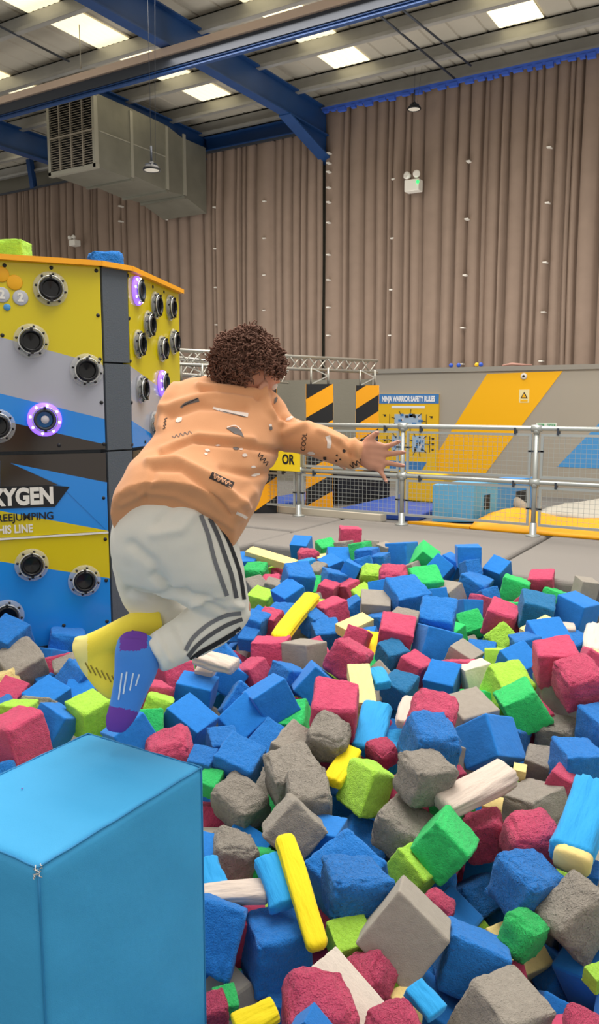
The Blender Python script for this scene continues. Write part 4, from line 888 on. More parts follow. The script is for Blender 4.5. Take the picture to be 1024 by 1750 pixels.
('pink',2,(-1.926,3.645,-0.054),(0.743,0.635,0.188,-0.096),(0.195,0.203,0.195),'crumbly pink foam cube left of the squeezed yellow bolster','foam cubes in the pit'),
('pink',1,(-1.86,4.096,-0.023),(0.566,0.8,0.195,0.044),(0.189,0.179,0.189),'pink foam cube with grey above and deep blue below, right of the squeezed yellow bolster','foam cubes in the pit'),
('teal',1,(-1.813,3.942,-0.107),(0.499,0.71,0.381,0.319),(0.149,0.154,0.149),'deep blue foam cube above the hidden light-blue bolster','foam cubes in the pit'),
('pink',1,(-1.671,3.929,-0.147),(0.683,0.709,0.072,-0.159),(0.151,0.148,0.151),'pink foam cube with deep blue on its left, right of the hidden light-blue bolster','foam cubes in the pit'),
('teal',1,(-1.64,3.658,-0.177),(0.61,0.787,0.037,-0.079),(0.153,0.158,0.153),'deep blue foam cube above the short beige bolster','foam cubes in the pit'),
('blue',0,(-1.479,3.853,-0.165),(0.513,0.856,0.067,-0.004),(0.164,0.169,0.164),'smooth-cut blue foam cube with pink on its left, above the short beige bolster','foam cubes in the pit'),
('grey',1,(-2.634,4.239,-0.174),(0.473,0.755,0.274,0.363),(0.153,0.146,0.153),'grey foam cube below the leaning yellow bolster','foam cubes in the pit'),
('blue',1,(-2.384,4.199,-0.133),(0.515,0.783,0.271,0.22),(0.161,0.15,0.161),'blue foam cube with pink on its right, left of the stubby cream bar','foam cubes in the pit'),
('blue',1,(-2.786,4.008,-0.079),(0.657,0.74,0.142,-0.031),(0.154,0.141,0.154),'blue foam cube with lime green above, below the knee','foam cubes in the pit'),
('blue',1,(-2.752,3.904,-0.144),(0.554,0.824,0.112,0.047),(0.118,0.11,0.118),'blue foam cube with pink on its right, below the knee','foam cubes in the pit'),
('blue',1,(-2.921,4.74,0.052),(0.502,0.76,0.354,0.211),(0.196,0.191,0.196),'blue foam cube with pink on its left, above the leaning yellow bolster','foam cubes in the pit'),
('blue',0,(-2.867,4.549,-0.034),(0.44,0.712,0.292,0.463),(0.174,0.172,0.174),'smooth-cut blue foam cube with blue above, above the leaning yellow bolster','foam cubes in the pit'),
('grey',1,(-3.163,5.89,0.072),(0.834,-0.032,-0.077,0.545),(0.123,0.124,0.126),'grey foam cube right of the thin cream bar','foam cubes in the pit'),
('green',1,(-2.946,5.773,0.089),(0.743,-0.128,-0.063,0.654),(0.151,0.137,0.141),'green foam cube with grey on its left, right of the thin cream bar','foam cubes in the pit'),
('grey',0,(-2.913,5.889,0.104),(0.969,-0.122,0.004,0.214),(0.126,0.134,0.124),'smooth-cut grey foam cube with green on its left, right of the thin cream bar','foam cubes in the pit'),
('grey',0,(-2.766,5.864,0.084),(0.828,0.08,-0.002,0.555),(0.119,0.132,0.135),'smooth-cut grey foam cube with grey on its left, right of the thin cream bar','foam cubes in the pit'),
('cyan',1,(-3.327,5.535,-0.041),(0.859,-0.008,-0.106,0.501),(0.143,0.142,0.132),'light blue foam cube left of the thin cream bar','foam cubes in the pit'),
('blue',0,(-3.135,5.729,-0.024),(0.904,0.265,0.122,0.313),(0.197,0.182,0.207),'smooth-cut blue foam cube with grey above, below the thin cream bar','foam cubes in the pit'),
('blue',0,(-3.103,5.534,-0.023),(0.817,0.153,-0.03,0.556),(0.155,0.157,0.156),'smooth-cut blue foam cube with green above and blue below, below the thin cream bar','foam cubes in the pit'),
('lime',1,(-3.539,5.365,-0.102),(0.749,-0.085,-0.167,0.635),(0.143,0.143,0.136),'lime green foam cube with green on its left, below the long cream bar','foam cubes in the pit'),
('pink',1,(-3.425,5.298,-0.099),(0.868,0.14,0.086,0.468),(0.139,0.15,0.137),'pink foam cube with lime green on its left, below the long cream bar','foam cubes in the pit'),
('pink',1,(-3.341,5.038,-0.098),(0.963,0.151,0.002,0.223),(0.143,0.146,0.138),'pink foam cube with grey on its left, below the long cream bar','foam cubes in the pit'),
('grey',1,(-3.134,5.397,-0.047),(0.755,0.096,-0.127,0.637),(0.146,0.131,0.142),'grey foam cube below the thin cream bar','foam cubes in the pit'),
('blue',1,(-2.927,5.264,-0.049),(0.901,-0.03,0.139,0.409),(0.149,0.158,0.141),'blue foam cube with blue on its right, below the thin cream bar','foam cubes in the pit'),
('blue',1,(-2.827,5.668,0.057),(0.996,0.024,-0.078,0.028),(0.167,0.162,0.17),'blue foam cube with blue below, right of the thin cream bar','foam cubes in the pit'),
('blue',1,(-2.699,5.624,0.041),(0.713,-0.02,-0.083,0.696),(0.134,0.132,0.146),'blue foam cube with grey above and lime green below, right of the thin cream bar','foam cubes in the pit'),
('blue',0,(-2.626,5.877,0.081),(0.769,-0.084,-0.011,0.633),(0.185,0.201,0.194),'smooth-cut blue foam cube with grey on its left, right of the thin cream bar','foam cubes in the pit'),
('blue',1,(-2.777,5.507,0.039),(0.959,-0.113,-0.178,0.187),(0.14,0.129,0.125),'blue foam cube with blue above, right of the thin cream bar','foam cubes in the pit'),
('blue',0,(-2.834,5.386,0.004),(0.972,-0.066,0.189,0.127),(0.139,0.127,0.142),'smooth-cut blue foam cube with pink below, below the thin cream bar','foam cubes in the pit'),
('grey',0,(-2.482,5.734,-0.028),(0.729,-0.126,-0.161,0.654),(0.134,0.142,0.138),'smooth-cut grey foam cube with pink on its left, above the stubby cream bar','foam cubes in the pit'),
('blue',0,(-2.365,4.948,-0.008),(0.961,-0.201,-0.153,0.113),(0.144,0.142,0.142),'smooth-cut blue foam cube with lime green on its left, above the stubby cream bar','foam cubes in the pit'),
('blue',1,(-2.494,4.813,-0.126),(0.887,0.113,-0.245,0.374),(0.136,0.138,0.149),'blue foam cube with pink on its left, above the stubby cream bar','foam cubes in the pit'),
('blue',1,(-2.759,4.288,-0.093),(0.981,0.196,-0.014,0.004),(0.176,0.154,0.162),'blue foam cube with pink on its left, left of the leaning yellow bolster','foam cubes in the pit'),
('blue',1,(-2.507,4.249,-0.084),(0.786,0.12,0.129,0.593),(0.141,0.137,0.146),'blue foam cube with lime green on its right, right of the leaning yellow bolster','foam cubes in the pit'),
('grey',1,(-3.393,4.903,-0.099),(0.822,0.228,0.052,0.519),(0.135,0.139,0.143),'grey foam cube with pink on its right, above the knee','foam cubes in the pit'),
('grey',1,(-3.26,4.953,-0.113),(0.972,0.03,0.146,0.184),(0.147,0.141,0.15),'grey foam cube with grey on its left, above the leaning yellow bolster','foam cubes in the pit'),
('pink',1,(-2.739,4.129,-0.089),(0.984,0.176,0.005,0.03),(0.145,0.131,0.146),'pink foam cube left of the leaning yellow bolster','foam cubes in the pit'),
('pink',1,(-2.039,3.95,-0.046),(0.964,-0.207,0.105,0.126),(0.131,0.143,0.134),'pink foam cube left of the squeezed yellow bolster','foam cubes in the pit'),
('grey',1,(-1.871,4.229,0.014),(0.988,0.08,0.102,0.086),(0.155,0.157,0.141),'grey foam cube right of the squeezed yellow bolster','foam cubes in the pit'),
('blue',1,(-2.127,4.458,-0.09),(0.831,-0.036,-0.093,0.547),(0.13,0.14,0.145),'blue foam cube with pink on its right, above the squeezed yellow bolster','foam cubes in the pit'),
('pink',1,(-2.408,3.455,-0.166),(0.777,-0.023,-0.203,0.596),(0.139,0.15,0.144),'pink foam cube with pink on its left, right of the beige bolster under the shin','foam cubes in the pit'),
('blue',1,(-2.223,3.508,-0.174),(0.792,-0.06,0.174,0.583),(0.148,0.154,0.139),'blue foam cube below the leaning yellow bolster','foam cubes in the pit'),
('blue',1,(-1.995,5.722,0.051),(0.894,-0.173,-0.095,0.403),(0.127,0.126,0.128),'blue foam cube left of the rightmost fence post','foam cubes in the pit'),
('blue',1,(-1.775,5.506,-0.109),(0.904,-0.174,-0.169,0.351),(0.138,0.142,0.152),'blue foam cube with pink on its left, left of the rough cream bar','foam cubes in the pit'),
('pink',1,(-1.795,5.361,-0.121),(0.864,-0.096,0.124,0.479),(0.14,0.143,0.154),'pink foam cube with blue on its right, left of the rough cream bar','foam cubes in the pit'),
('green',1,(-1.39,5.795,-0.114),(0.784,0.003,0.119,0.609),(0.14,0.153,0.146),'green foam cube with deep blue on its left, above the far beige bolster','foam cubes in the pit'),
('grey',0,(-1.192,5.88,-0.031),(0.941,0.032,0.091,0.325),(0.139,0.131,0.144),'smooth-cut grey foam cube above the far beige bolster','foam cubes in the pit'),
('offwhite',0,(-1.327,3.943,-0.13),(0.935,-0.021,-0.116,0.334),(0.148,0.146,0.14),'smooth-cut off-white foam cube right of the short beige bolster','foam cubes in the pit'),
('pink',1,(-1.443,4.009,-0.155),(0.715,-0.087,0.007,0.694),(0.135,0.151,0.15),'pink foam cube right of the short beige bolster','foam cubes in the pit'),
('blue',0,(-1.835,5.231,-0.137),(0.893,-0.141,-0.007,0.428),(0.151,0.154,0.155),'smooth-cut blue foam cube with grey on its left, left of the rough cream bar','foam cubes in the pit'),
('blue',0,(-2.053,5.173,-0.061),(0.914,-0.142,-0.091,0.368),(0.139,0.141,0.131),'smooth-cut blue foam cube with grey on its right, above the squeezed yellow bolster','foam cubes in the pit'),
('grey',0,(-1.477,4.144,-0.117),(0.737,0.173,0.099,0.645),(0.149,0.149,0.149),'smooth-cut grey foam cube above the short beige bolster','foam cubes in the pit'),
('pink',1,(-0.854,4.478,-0.13),(0.94,-0.157,0.223,0.203),(0.137,0.14,0.15),'pink foam cube with pink on its left, below the round off-white bolster','foam cubes in the pit'),
('blue',1,(-1.205,4.431,-0.075),(0.954,0.026,-0.077,0.289),(0.144,0.143,0.13),'blue foam cube with lime green on its left, below the rough cream bar','foam cubes in the pit'),
('lime',0,(-1.315,4.26,-0.132),(0.978,-0.121,-0.038,0.168),(0.142,0.136,0.143),'smooth-cut lime green foam cube below the rough cream bar','foam cubes in the pit'),
('blue',1,(-3.536,2.763,0.022),(0.966,0.206,0.14,0.075),(0.173,0.179,0.186),'blue foam cube left of the tower foot','foam cubes in the pit'),
('grey',1,(-3.664,3.052,-0.073),(0.956,-0.079,-0.094,0.265),(0.163,0.179,0.175),'grey foam cube left of the tower foot','foam cubes in the pit'),
('blue',1,(-3.457,3.088,-0.077),(0.913,-0.001,0.099,0.395),(0.199,0.194,0.198),'blue foam cube with grey on its left, below the tower foot','foam cubes in the pit'),
('grey',1,(-3.387,2.724,-0.088),(0.771,0.249,-0.03,0.586),(0.199,0.211,0.206),'grey foam cube with pink below, left of the beige bolster under the shin','foam cubes in the pit'),
('blue',0,(-3.41,2.918,-0.122),(0.98,-0.186,-0.036,0.057),(0.135,0.146,0.144),'smooth-cut blue foam cube with grey above, below the tower foot','foam cubes in the pit'),
('cream',1,(-3.332,2.554,-0.131),(0.97,0.064,-0.198,0.126),(0.13,0.132,0.132),'cream foam cube below the tower foot','foam cubes in the pit'),
('pink',1,(-3.203,2.498,-0.154),(0.951,0.23,0.14,0.154),(0.136,0.15,0.142),'pink foam cube with cream above, below the tower foot','foam cubes in the pit'),
('lime',1,(-2.894,2.296,-0.107),(0.975,-0.061,-0.002,0.212),(0.138,0.141,0.136),'lime green foam cube with grey on its right, below the tower foot','foam cubes in the pit'),
('blue',1,(-3.112,2.372,-0.179),(0.867,0.049,-0.219,0.445),(0.153,0.136,0.143),'blue foam cube with lime green on its right, below the tower foot','foam cubes in the pit'),
('pink',1,(-2.73,2.154,-0.12),(0.723,-0.008,-0.093,0.684),(0.192,0.192,0.203),'pink foam cube with blue on its right, below the tower foot','foam cubes in the pit'),
('blue',0,(-2.705,2.326,-0.12),(0.958,-0.197,0.185,0.097),(0.146,0.149,0.148),'smooth-cut blue foam cube with lime green on its right, left of the blue sock','foam cubes in the pit'),
('grey',1,(-2.92,2.42,-0.145),(0.937,-0.22,-0.022,0.27),(0.148,0.148,0.141),'grey foam cube with lime green on its left, below the tower foot','foam cubes in the pit'),
('blue',0,(-2.961,2.718,-0.189),(0.926,0.232,0.099,0.281),(0.145,0.156,0.149),'smooth-cut blue foam cube with blue on its left, left of the blue sock','foam cubes in the pit'),
('blue',1,(-3.057,2.796,-0.117),(0.69,-0.01,0.304,0.657),(0.163,0.165,0.166),'blue foam cube with pink on its left, below the tower foot','foam cubes in the pit'),
('grey',1,(-3.172,2.841,-0.108),(0.88,0.165,-0.097,0.434),(0.133,0.134,0.138),'grey foam cube with pink on its left, below the tower foot','foam cubes in the pit'),
('pink',1,(-3.283,2.897,-0.128),(0.93,-0.175,-0.166,0.277),(0.145,0.137,0.147),'pink foam cube with blue on its left, below the tower foot','foam cubes in the pit'),
('lime',1,(-2.622,2.465,-0.108),(0.759,0.114,-0.006,0.641),(0.147,0.149,0.166),'lime green foam cube with blue on its right, left of the blue sock','foam cubes in the pit'),
('blue',0,(-2.329,2.412,-0.12),(0.792,0.041,-0.257,0.552),(0.159,0.162,0.161),'smooth-cut blue foam cube below the blue sock','foam cubes in the pit'),
('blue',0,(-2.73,2.724,-0.174),(0.751,-0.103,0.023,0.652),(0.148,0.141,0.144),'smooth-cut blue foam cube with pink on its right, above the jumping block','foam cubes in the pit'),
('green',1,(-2.369,2.57,-0.139),(0.899,-0.276,-0.125,0.317),(0.138,0.133,0.136),'green foam cube below the blue sock','foam cubes in the pit'),
('lime',1,(-2.541,2.824,-0.18),(0.935,-0.147,0.122,0.298),(0.136,0.143,0.137),'lime green foam cube right of the blue sock','foam cubes in the pit'),
('pink',1,(-2.722,3.157,-0.164),(0.803,-0.173,-0.084,0.565),(0.179,0.196,0.182),'pink foam cube with pink on its left, left of the small beige bar','foam cubes in the pit'),
('pink',1,(-2.642,2.889,-0.157),(0.825,-0.079,0.161,0.536),(0.15,0.135,0.148),'pink foam cube with blue on its left, right of the blue sock','foam cubes in the pit'),
('pink',3,(-2.13,2.452,-0.176),(0.921,0.12,-0.138,0.344),(0.193,0.183,0.2),'rounded pink foam cube above the jumping block','foam cubes in the pit'),
('lime',1,(-3.684,3.023,2.103),(0.969,0,0,0.247),(0.17,0.13,0.115),'lime green foam cube on top of the climbing tower at the left edge','foam cubes on top of the climbing tower'),
('blue',2,(-3.684,3.725,2.13),(0.9,0,0,0.435),(0.2,0.16,0.17),'bigger blue foam cube on top of the climbing tower corner','foam cubes on top of the climbing tower'),
('blue',0,(-3.966,4.235,2.12),(0.9,0,0,0.435),(0.1,0.14,0.15),'smaller darker blue foam cube on the tower top, right of the bigger one','foam cubes on top of the climbing tower'),
('beige',0,(-4.041,3.95,2.09),(0.955,0,0,0.296),(0.12,0.12,0.09),'beige foam cube peeping from behind the blue one on the tower top','foam cubes on top of the climbing tower'),
('blue',0,(-3.258,2.79,-0.235),(0.95,0.029,0.264,-0.163),(0.164,0.164,0.164),'half-buried blue foam cube with lime green on its left, below the tower foot','foam cubes in the pit'),
('blue',1,(-3.018,4.108,-0.154),(0.713,0.655,0.108,0.228),(0.167,0.167,0.167),'half-buried blue foam cube above the beige bolster under the shin','foam cubes in the pit'),
('green',1,(-3.088,5.187,-0.132),(0.904,0.319,0.1,0.265),(0.17,0.17,0.17),'half-buried green foam cube above the leaning yellow bolster','foam cubes in the pit'),
('blue',0,(-2.901,4.263,-0.171),(0.944,0.275,0.184,-0.002),(0.176,0.176,0.176),'half-buried blue foam cube right of the knee','foam cubes in the pit'),
('grey',1,(-2.866,4.831,-0.173),(0.659,-0.376,0.472,-0.449),(0.174,0.174,0.174),'half-buried grey foam cube right of the leaning yellow bolster','foam cubes in the pit'),
('blue',1,(-2.699,2.007,-0.267),(0.928,-0.062,-0.25,-0.269),(0.165,0.165,0.165),'half-buried blue foam cube with pink above, left of the small beige bar','foam cubes in the pit'),
('blue',1,(-2.662,3.538,-0.194),(0.888,-0.338,0.31,-0.017),(0.173,0.173,0.173),'half-buried blue foam cube with blue below, right of the small beige bar','foam cubes in the pit'),
('lime',0,(-2.658,4.648,-0.152),(0.937,0.068,0.11,0.323),(0.175,0.175,0.175),'half-buried lime green foam cube right of the leaning yellow bolster','foam cubes in the pit'),
('blue',0,(-2.513,3.358,-0.181),(0.91,-0.164,0.235,0.3),(0.158,0.158,0.158),'half-buried blue foam cube with light blue below, below the beige bolster under the shin','foam cubes in the pit'),
('blue',1,(-2.268,3.14,-0.211),(0.866,-0.31,0.227,0.321),(0.177,0.177,0.177),'half-buried blue foam cube below the small beige bar','foam cubes in the pit'),
('pink',1,(-2.297,3.91,-0.173),(0.786,-0.506,0.354,-0.014),(0.158,0.158,0.158),'half-buried pink foam cube with grey on its left, below the leaning yellow bolster','foam cubes in the pit'),
('blue',0,(-2.118,4.209,-0.172),(0.972,0.189,-0.106,0.092),(0.177,0.177,0.177),'half-buried blue foam cube left of the squeezed yellow bolster','foam cubes in the pit'),
('green',1,(-1.953,3.916,-0.219),(0.876,-0.478,-0.006,0.058),(0.163,0.163,0.163),'half-buried green foam cube left of the hidden light-blue bolster','foam cubes in the pit'),
('cream',1,(-1.725,3.304,-0.253),(0.869,-0.09,0.486,-0.04),(0.171,0.171,0.171),'half-buried cream foam cube left of the upright light-blue bolster','foam cubes in the pit'),
('grey',0,(-1.775,3.706,-0.203),(0.812,-0.25,-0.429,0.308),(0.177,0.177,0.177),'half-buried grey foam cube below the hidden light-blue bolster','foam cubes in the pit'),
('green',0,(-1.746,4.651,-0.17),(0.808,-0.566,0.106,-0.126),(0.165,0.165,0.165),'half-buried green foam cube right of the squeezed yellow bolster','foam cubes in the pit'),
('pink',0,(-1.592,2.972,-0.253),(0.862,0.055,-0.453,0.218),(0.174,0.174,0.174),'half-buried pink foam cube above the bent yellow bolster','foam cubes in the pit'),
('green',1,(-1.521,5.373,-0.152),(0.941,-0.14,-0.067,-0.301),(0.178,0.178,0.178),'half-buried green foam cube with pink on its left, left of the rough cream bar','foam cubes in the pit'),
('pink',0,(-1.537,5.587,-0.185),(0.886,0.014,0.415,-0.208),(0.173,0.173,0.173),'half-buried pink foam cube above the rough cream bar','foam cubes in the pit'),
('pink',0,(-1.392,1.868,-0.329),(0.902,0.006,0.17,0.396),(0.167,0.167,0.167),'half-buried pink foam cube with blue on its left, below the flat beige bolster','foam cubes in the pit'),
('blue',0,(-1.355,2.365,-0.293),(0.995,-0.026,-0.018,0.099),(0.156,0.156,0.156),'half-buried blue foam cube with blue on its right, above the long yellow bolster','foam cubes in the pit'),
('cyan',1,(-1.424,3.086,-0.243),(0.951,0.043,0.028,0.306),(0.169,0.169,0.169),'half-buried light blue foam cube below the upright light-blue bolster','foam cubes in the pit'),
('pink',0,(-1.387,4.939,-0.185),(0.831,-0.466,0.207,0.223),(0.156,0.156,0.156),'half-buried pink foam cube left of the rough cream bar','foam cubes in the pit'),
('pink',0,(-1.189,2.798,-0.266),(0.874,0.44,-0.082,0.189),(0.171,0.171,0.171),'half-buried pink foam cube left of the slanted beige bolster','foam cubes in the pit'),
('grey',0,(-1.169,3.183,-0.264),(0.73,0.469,0.446,0.22),(0.156,0.156,0.156),'half-buried grey foam cube above the slanted beige bolster','foam cubes in the pit'),
('green',0,(-1.225,3.728,-0.221),(0.744,0.407,0.451,0.279),(0.167,0.167,0.167),'half-buried green foam cube right of the short beige bolster','foam cubes in the pit'),
('green',1,(-1.039,2.78,-0.27),(0.704,-0.038,0.662,-0.255),(0.158,0.158,0.158),'half-buried green foam cube below the slanted beige bolster','foam cubes in the pit'),
('blue',1,(-1.017,3.489,-0.249),(0.973,-0.198,0.041,-0.108),(0.158,0.158,0.158),'half-buried blue foam cube above the slanted beige bolster','foam cubes in the pit'),
('pink',0,(-0.964,3.708,-0.214),(0.874,0.255,-0.185,0.371),(0.174,0.174,0.174),'half-buried pink foam cube above the slanted beige bolster','foam cubes in the pit'),
('blue',0,(-3.048,4.251,-0.36),(0.877,0.273,-0.178,-0.353),(0.169,0.169,0.169),'half-buried blue foam cube with blue above, right of the beige bolster under the shin','foam cubes in the pit'),
('grey',1,(-2.875,2.586,-0.406),(0.772,0.098,-0.301,0.552),(0.175,0.175,0.175),'half-buried grey foam cube below the blue sock','foam cubes in the pit'),
('pink',1,(-2.854,3.889,-0.356),(0.84,0.256,-0.414,-0.238),(0.174,0.174,0.174),'half-buried pink foam cube right of the beige bolster under the shin','foam cubes in the pit'),
('grey',0,(-2.88,4.075,-0.352),(0.946,-0.245,0.005,-0.21),(0.156,0.156,0.156),'half-buried grey foam cube right of the beige bolster under the shin','foam cubes in the pit'),
('cyan',0,(-2.707,3.464,-0.369),(0.864,-0.379,0.284,-0.169),(0.162,0.162,0.162),'half-buried light blue foam cube below the small beige bar','foam cubes in the pit'),
('grey',1,(-2.503,3.178,-0.372),(0.949,-0.264,0.114,0.13),(0.175,0.175,0.175),'half-buried grey foam cube below the small beige bar','foam cubes in the pit'),
('lime',1,(-2.33,4.052,-0.391),(0.861,0.331,-0.244,-0.299),(0.175,0.175,0.175),'half-buried lime green foam cube left of the upright cream bar','foam cubes in the pit'),
('blue',0,(-2.122,2.611,-0.427),(0.797,0.558,0.021,0.229),(0.173,0.173,0.173),'half-buried blue foam cube with pink below, below the jumping block','foam cubes in the pit'),
('pink',1,(-1.939,2.437,-0.418),(0.735,0.172,0.501,-0.423),(0.157,0.157,0.157),'half-buried pink foam cube below the jumping block','foam cubes in the pit'),
('grey',1,(-1.885,2.753,-0.412),(0.93,0.219,0.245,0.167),(0.16,0.16,0.16),'half-buried grey foam cube right of the jumping block','foam cubes in the pit'),
('blue',0,(-1.706,2.356,-0.444),(0.827,0.192,-0.51,-0.137),(0.169,0.169,0.169),'half-buried blue foam cube with grey on its left, above the flat beige bolster','foam cubes in the pit'),
('green',1,(-1.757,2.595,-0.438),(0.999,-0.01,0.016,-0.032),(0.171,0.171,0.171),'half-buried green foam cube above the leaning light-blue bolster','foam cubes in the pit'),
('blue',1,(-1.736,3.736,-0.376),(0.892,-0.257,0.281,-0.242),(0.161,0.161,0.161),'half-buried blue foam cube right of the upright light-blue bolster','foam cubes in the pit'),
('pink',0,(-1.527,1.876,-0.506),(0.812,0.412,0.388,0.144),(0.17,0.17,0.17),'half-buried pink foam cube with green on its right, below the flat beige bolster','foam cubes in the pit'),
('green',1,(-1.553,2.253,-0.422),(0.956,-0.227,-0.029,-0.182),(0.165,0.165,0.165),'half-buried green foam cube left of the leaning light-blue bolster','foam cubes in the pit'),
('blue',1,(-1.511,2.803,-0.403),(0.985,-0.097,-0.006,0.141),(0.173,0.173,0.173),'half-buried blue foam cube with lime green on its right, below the bent yellow bolster','foam cubes in the pit'),
('blue',1,(-1.327,2.61,-0.414),(0.815,-0.375,-0.293,-0.33),(0.172,0.172,0.172),'half-buried blue foam cube with blue on its left, above the long yellow bolster','foam cubes in the pit'),
('blue',1,(-1.179,1.829,-0.493),(0.934,-0.094,0.105,-0.328),(0.177,0.177,0.177),'half-buried blue foam cube with green on its left, right of the bottom-edge yellow bolster','foam cubes in the pit'),
('pink',1,(-1.216,2.216,-0.498),(0.806,-0.29,0.404,-0.323),(0.156,0.156,0.156),'half-buried pink foam cube with lime green on its right, below the long yellow bolster','foam cubes in the pit'),
('blue',1,(-1.033,2.554,-0.444),(0.801,0.339,-0.493,0.027),(0.179,0.179,0.179),'half-buried blue foam cube with blue on its left, above the bottom-edge light-blue bolster','foam cubes in the pit'),
('pink',1,(-1.032,2.715,-0.425),(0.963,0.169,0.203,0.055),(0.156,0.156,0.156),'half-buried pink foam cube with lime green on its left, below the slanted beige bolster','foam cubes in the pit'),
('blue',0,(-0.957,3.51,-0.378),(0.828,-0.407,-0.078,0.377),(0.161,0.161,0.161),'half-buried blue foam cube right of the slanted beige bolster','foam cubes in the pit'),
('blue',0,(-0.779,2.02,-0.506),(0.942,-0.039,0.292,0.158),(0.162,0.162,0.162),'half-buried blue foam cube below the bottom-edge light-blue bolster','foam cubes in the pit'),
('blue',1,(-0.869,2.212,-0.513),(0.737,-0.559,-0.156,0.347),(0.171,0.171,0.171),'half-buried blue foam cube with blue on its right, above the bottom-edge light-blue bolster','foam cubes in the pit'),
('cyan',0,(-0.857,2.798,-0.47),(0.992,-0.04,0.041,-0.114),(0.156,0.156,0.156),'half-buried light blue foam cube below the slanted beige bolster','foam cubes in the pit'),
('pink',0,(-0.636,2.17,-0.484),(0.913,0.21,0.139,0.32),(0.165,0.165,0.165),'half-buried pink foam cube with blue on its right, right of the bottom-edge light-blue bolster','foam cubes in the pit'),
('cream',0,(-0.668,2.398,-0.486),(0.776,-0.398,-0.235,0.43),(0.168,0.168,0.168),'half-buried cream foam cube right of the bottom-edge light-blue bolster','foam cubes in the pit'),
('grey',1,(-0.634,2.585,-0.492),(0.992,-0.037,0.118,-0.024),(0.159,0.159,0.159),'half-buried grey foam cube below the cream-ended blue bolster','foam cubes in the pit'),
('lime',1,(-0.636,2.753,-0.432),(0.923,0.023,-0.359,-0.137),(0.16,0.16,0.16),'half-buried lime green foam cube with blue on its right, below the cream-ended blue bolster','foam cubes in the pit'),
('pink',0,(-0.407,2.071,-0.502),(0.948,-0.129,-0.136,0.257),(0.177,0.177,0.177),'half-buried pink foam cube with grey on its left, right of the bottom-edge light-blue bolster','foam cubes in the pit'),
('blue',0,(-0.473,2.21,-0.533),(0.804,0.305,-0.458,-0.224),(0.157,0.157,0.157),'half-buried blue foam cube with pink on its right, right of the bottom-edge light-blue bolster','foam cubes in the pit'),
('blue',0,(-0.489,2.621,-0.456),(0.715,0.327,0.602,-0.142),(0.162,0.162,0.162),'half-buried blue foam cube with grey above, below the cream-ended blue bolster','foam cubes in the pit'),
('green',1,(-1.528,2.071,-0.625),(0.796,0.26,0.458,-0.299),(0.176,0.176,0.176),'half-buried green foam cube above the bottom-edge yellow bolster','foam cubes in the pit'),
('pink',0,(-1.387,1.811,-0.634),(0.926,0.1,-0.088,0.353),(0.177,0.177,0.177),'half-buried pink foam cube left of the bottom-edge yellow bolster','foam cubes in the pit'),
('blue',1,(-1.353,2.036,-0.619),(0.827,-0.268,0.275,-0.411),(0.162,0.162,0.162),'half-buried blue foam cube above the bottom-edge yellow bolster','foam cubes in the pit'),
('pink',0,(-1.229,2.174,-0.602),(0.835,0.526,0.131,-0.099),(0.17,0.17,0.17),'half-buried pink foam cube with pink on its right, above the off-white slab','foam cubes in the pit'),
('pink',1,(-0.958,2.807,-0.586),(0.85,-0.144,0.409,-0.299),(0.156,0.156,0.156),'half-buried pink foam cube with pink on its left, below the slanted beige bolster','foam cubes in the pit'),
('lime',1,(-0.859,2.571,-0.633),(0.898,0.321,0.192,-0.231),(0.164,0.164,0.164),'half-buried lime green foam cube with cream on its right, above the bottom-edge light-blue bolster','foam cubes in the pit'),
('blue',1,(-0.867,2.742,-0.592),(0.881,-0.09,-0.44,0.145),(0.173,0.173,0.173),'half-buried blue foam cube with green on its right, above the bottom-edge light-blue bolster','foam cubes in the pit'),
('pink',0,(-0.445,2.397,-0.671),(0.862,0.331,0.383,-0.01),(0.179,0.179,0.179),'half-buried pink foam cube with pink on its right, right of the bottom-edge light-blue bolster','foam cubes in the pit'),
('blue',1,(-0.436,2.592,-0.618),(0.914,-0.311,0.046,0.258),(0.165,0.165,0.165),'half-buried blue foam cube with blue on its left, below the cream-ended blue bolster','foam cubes in the pit'),
]
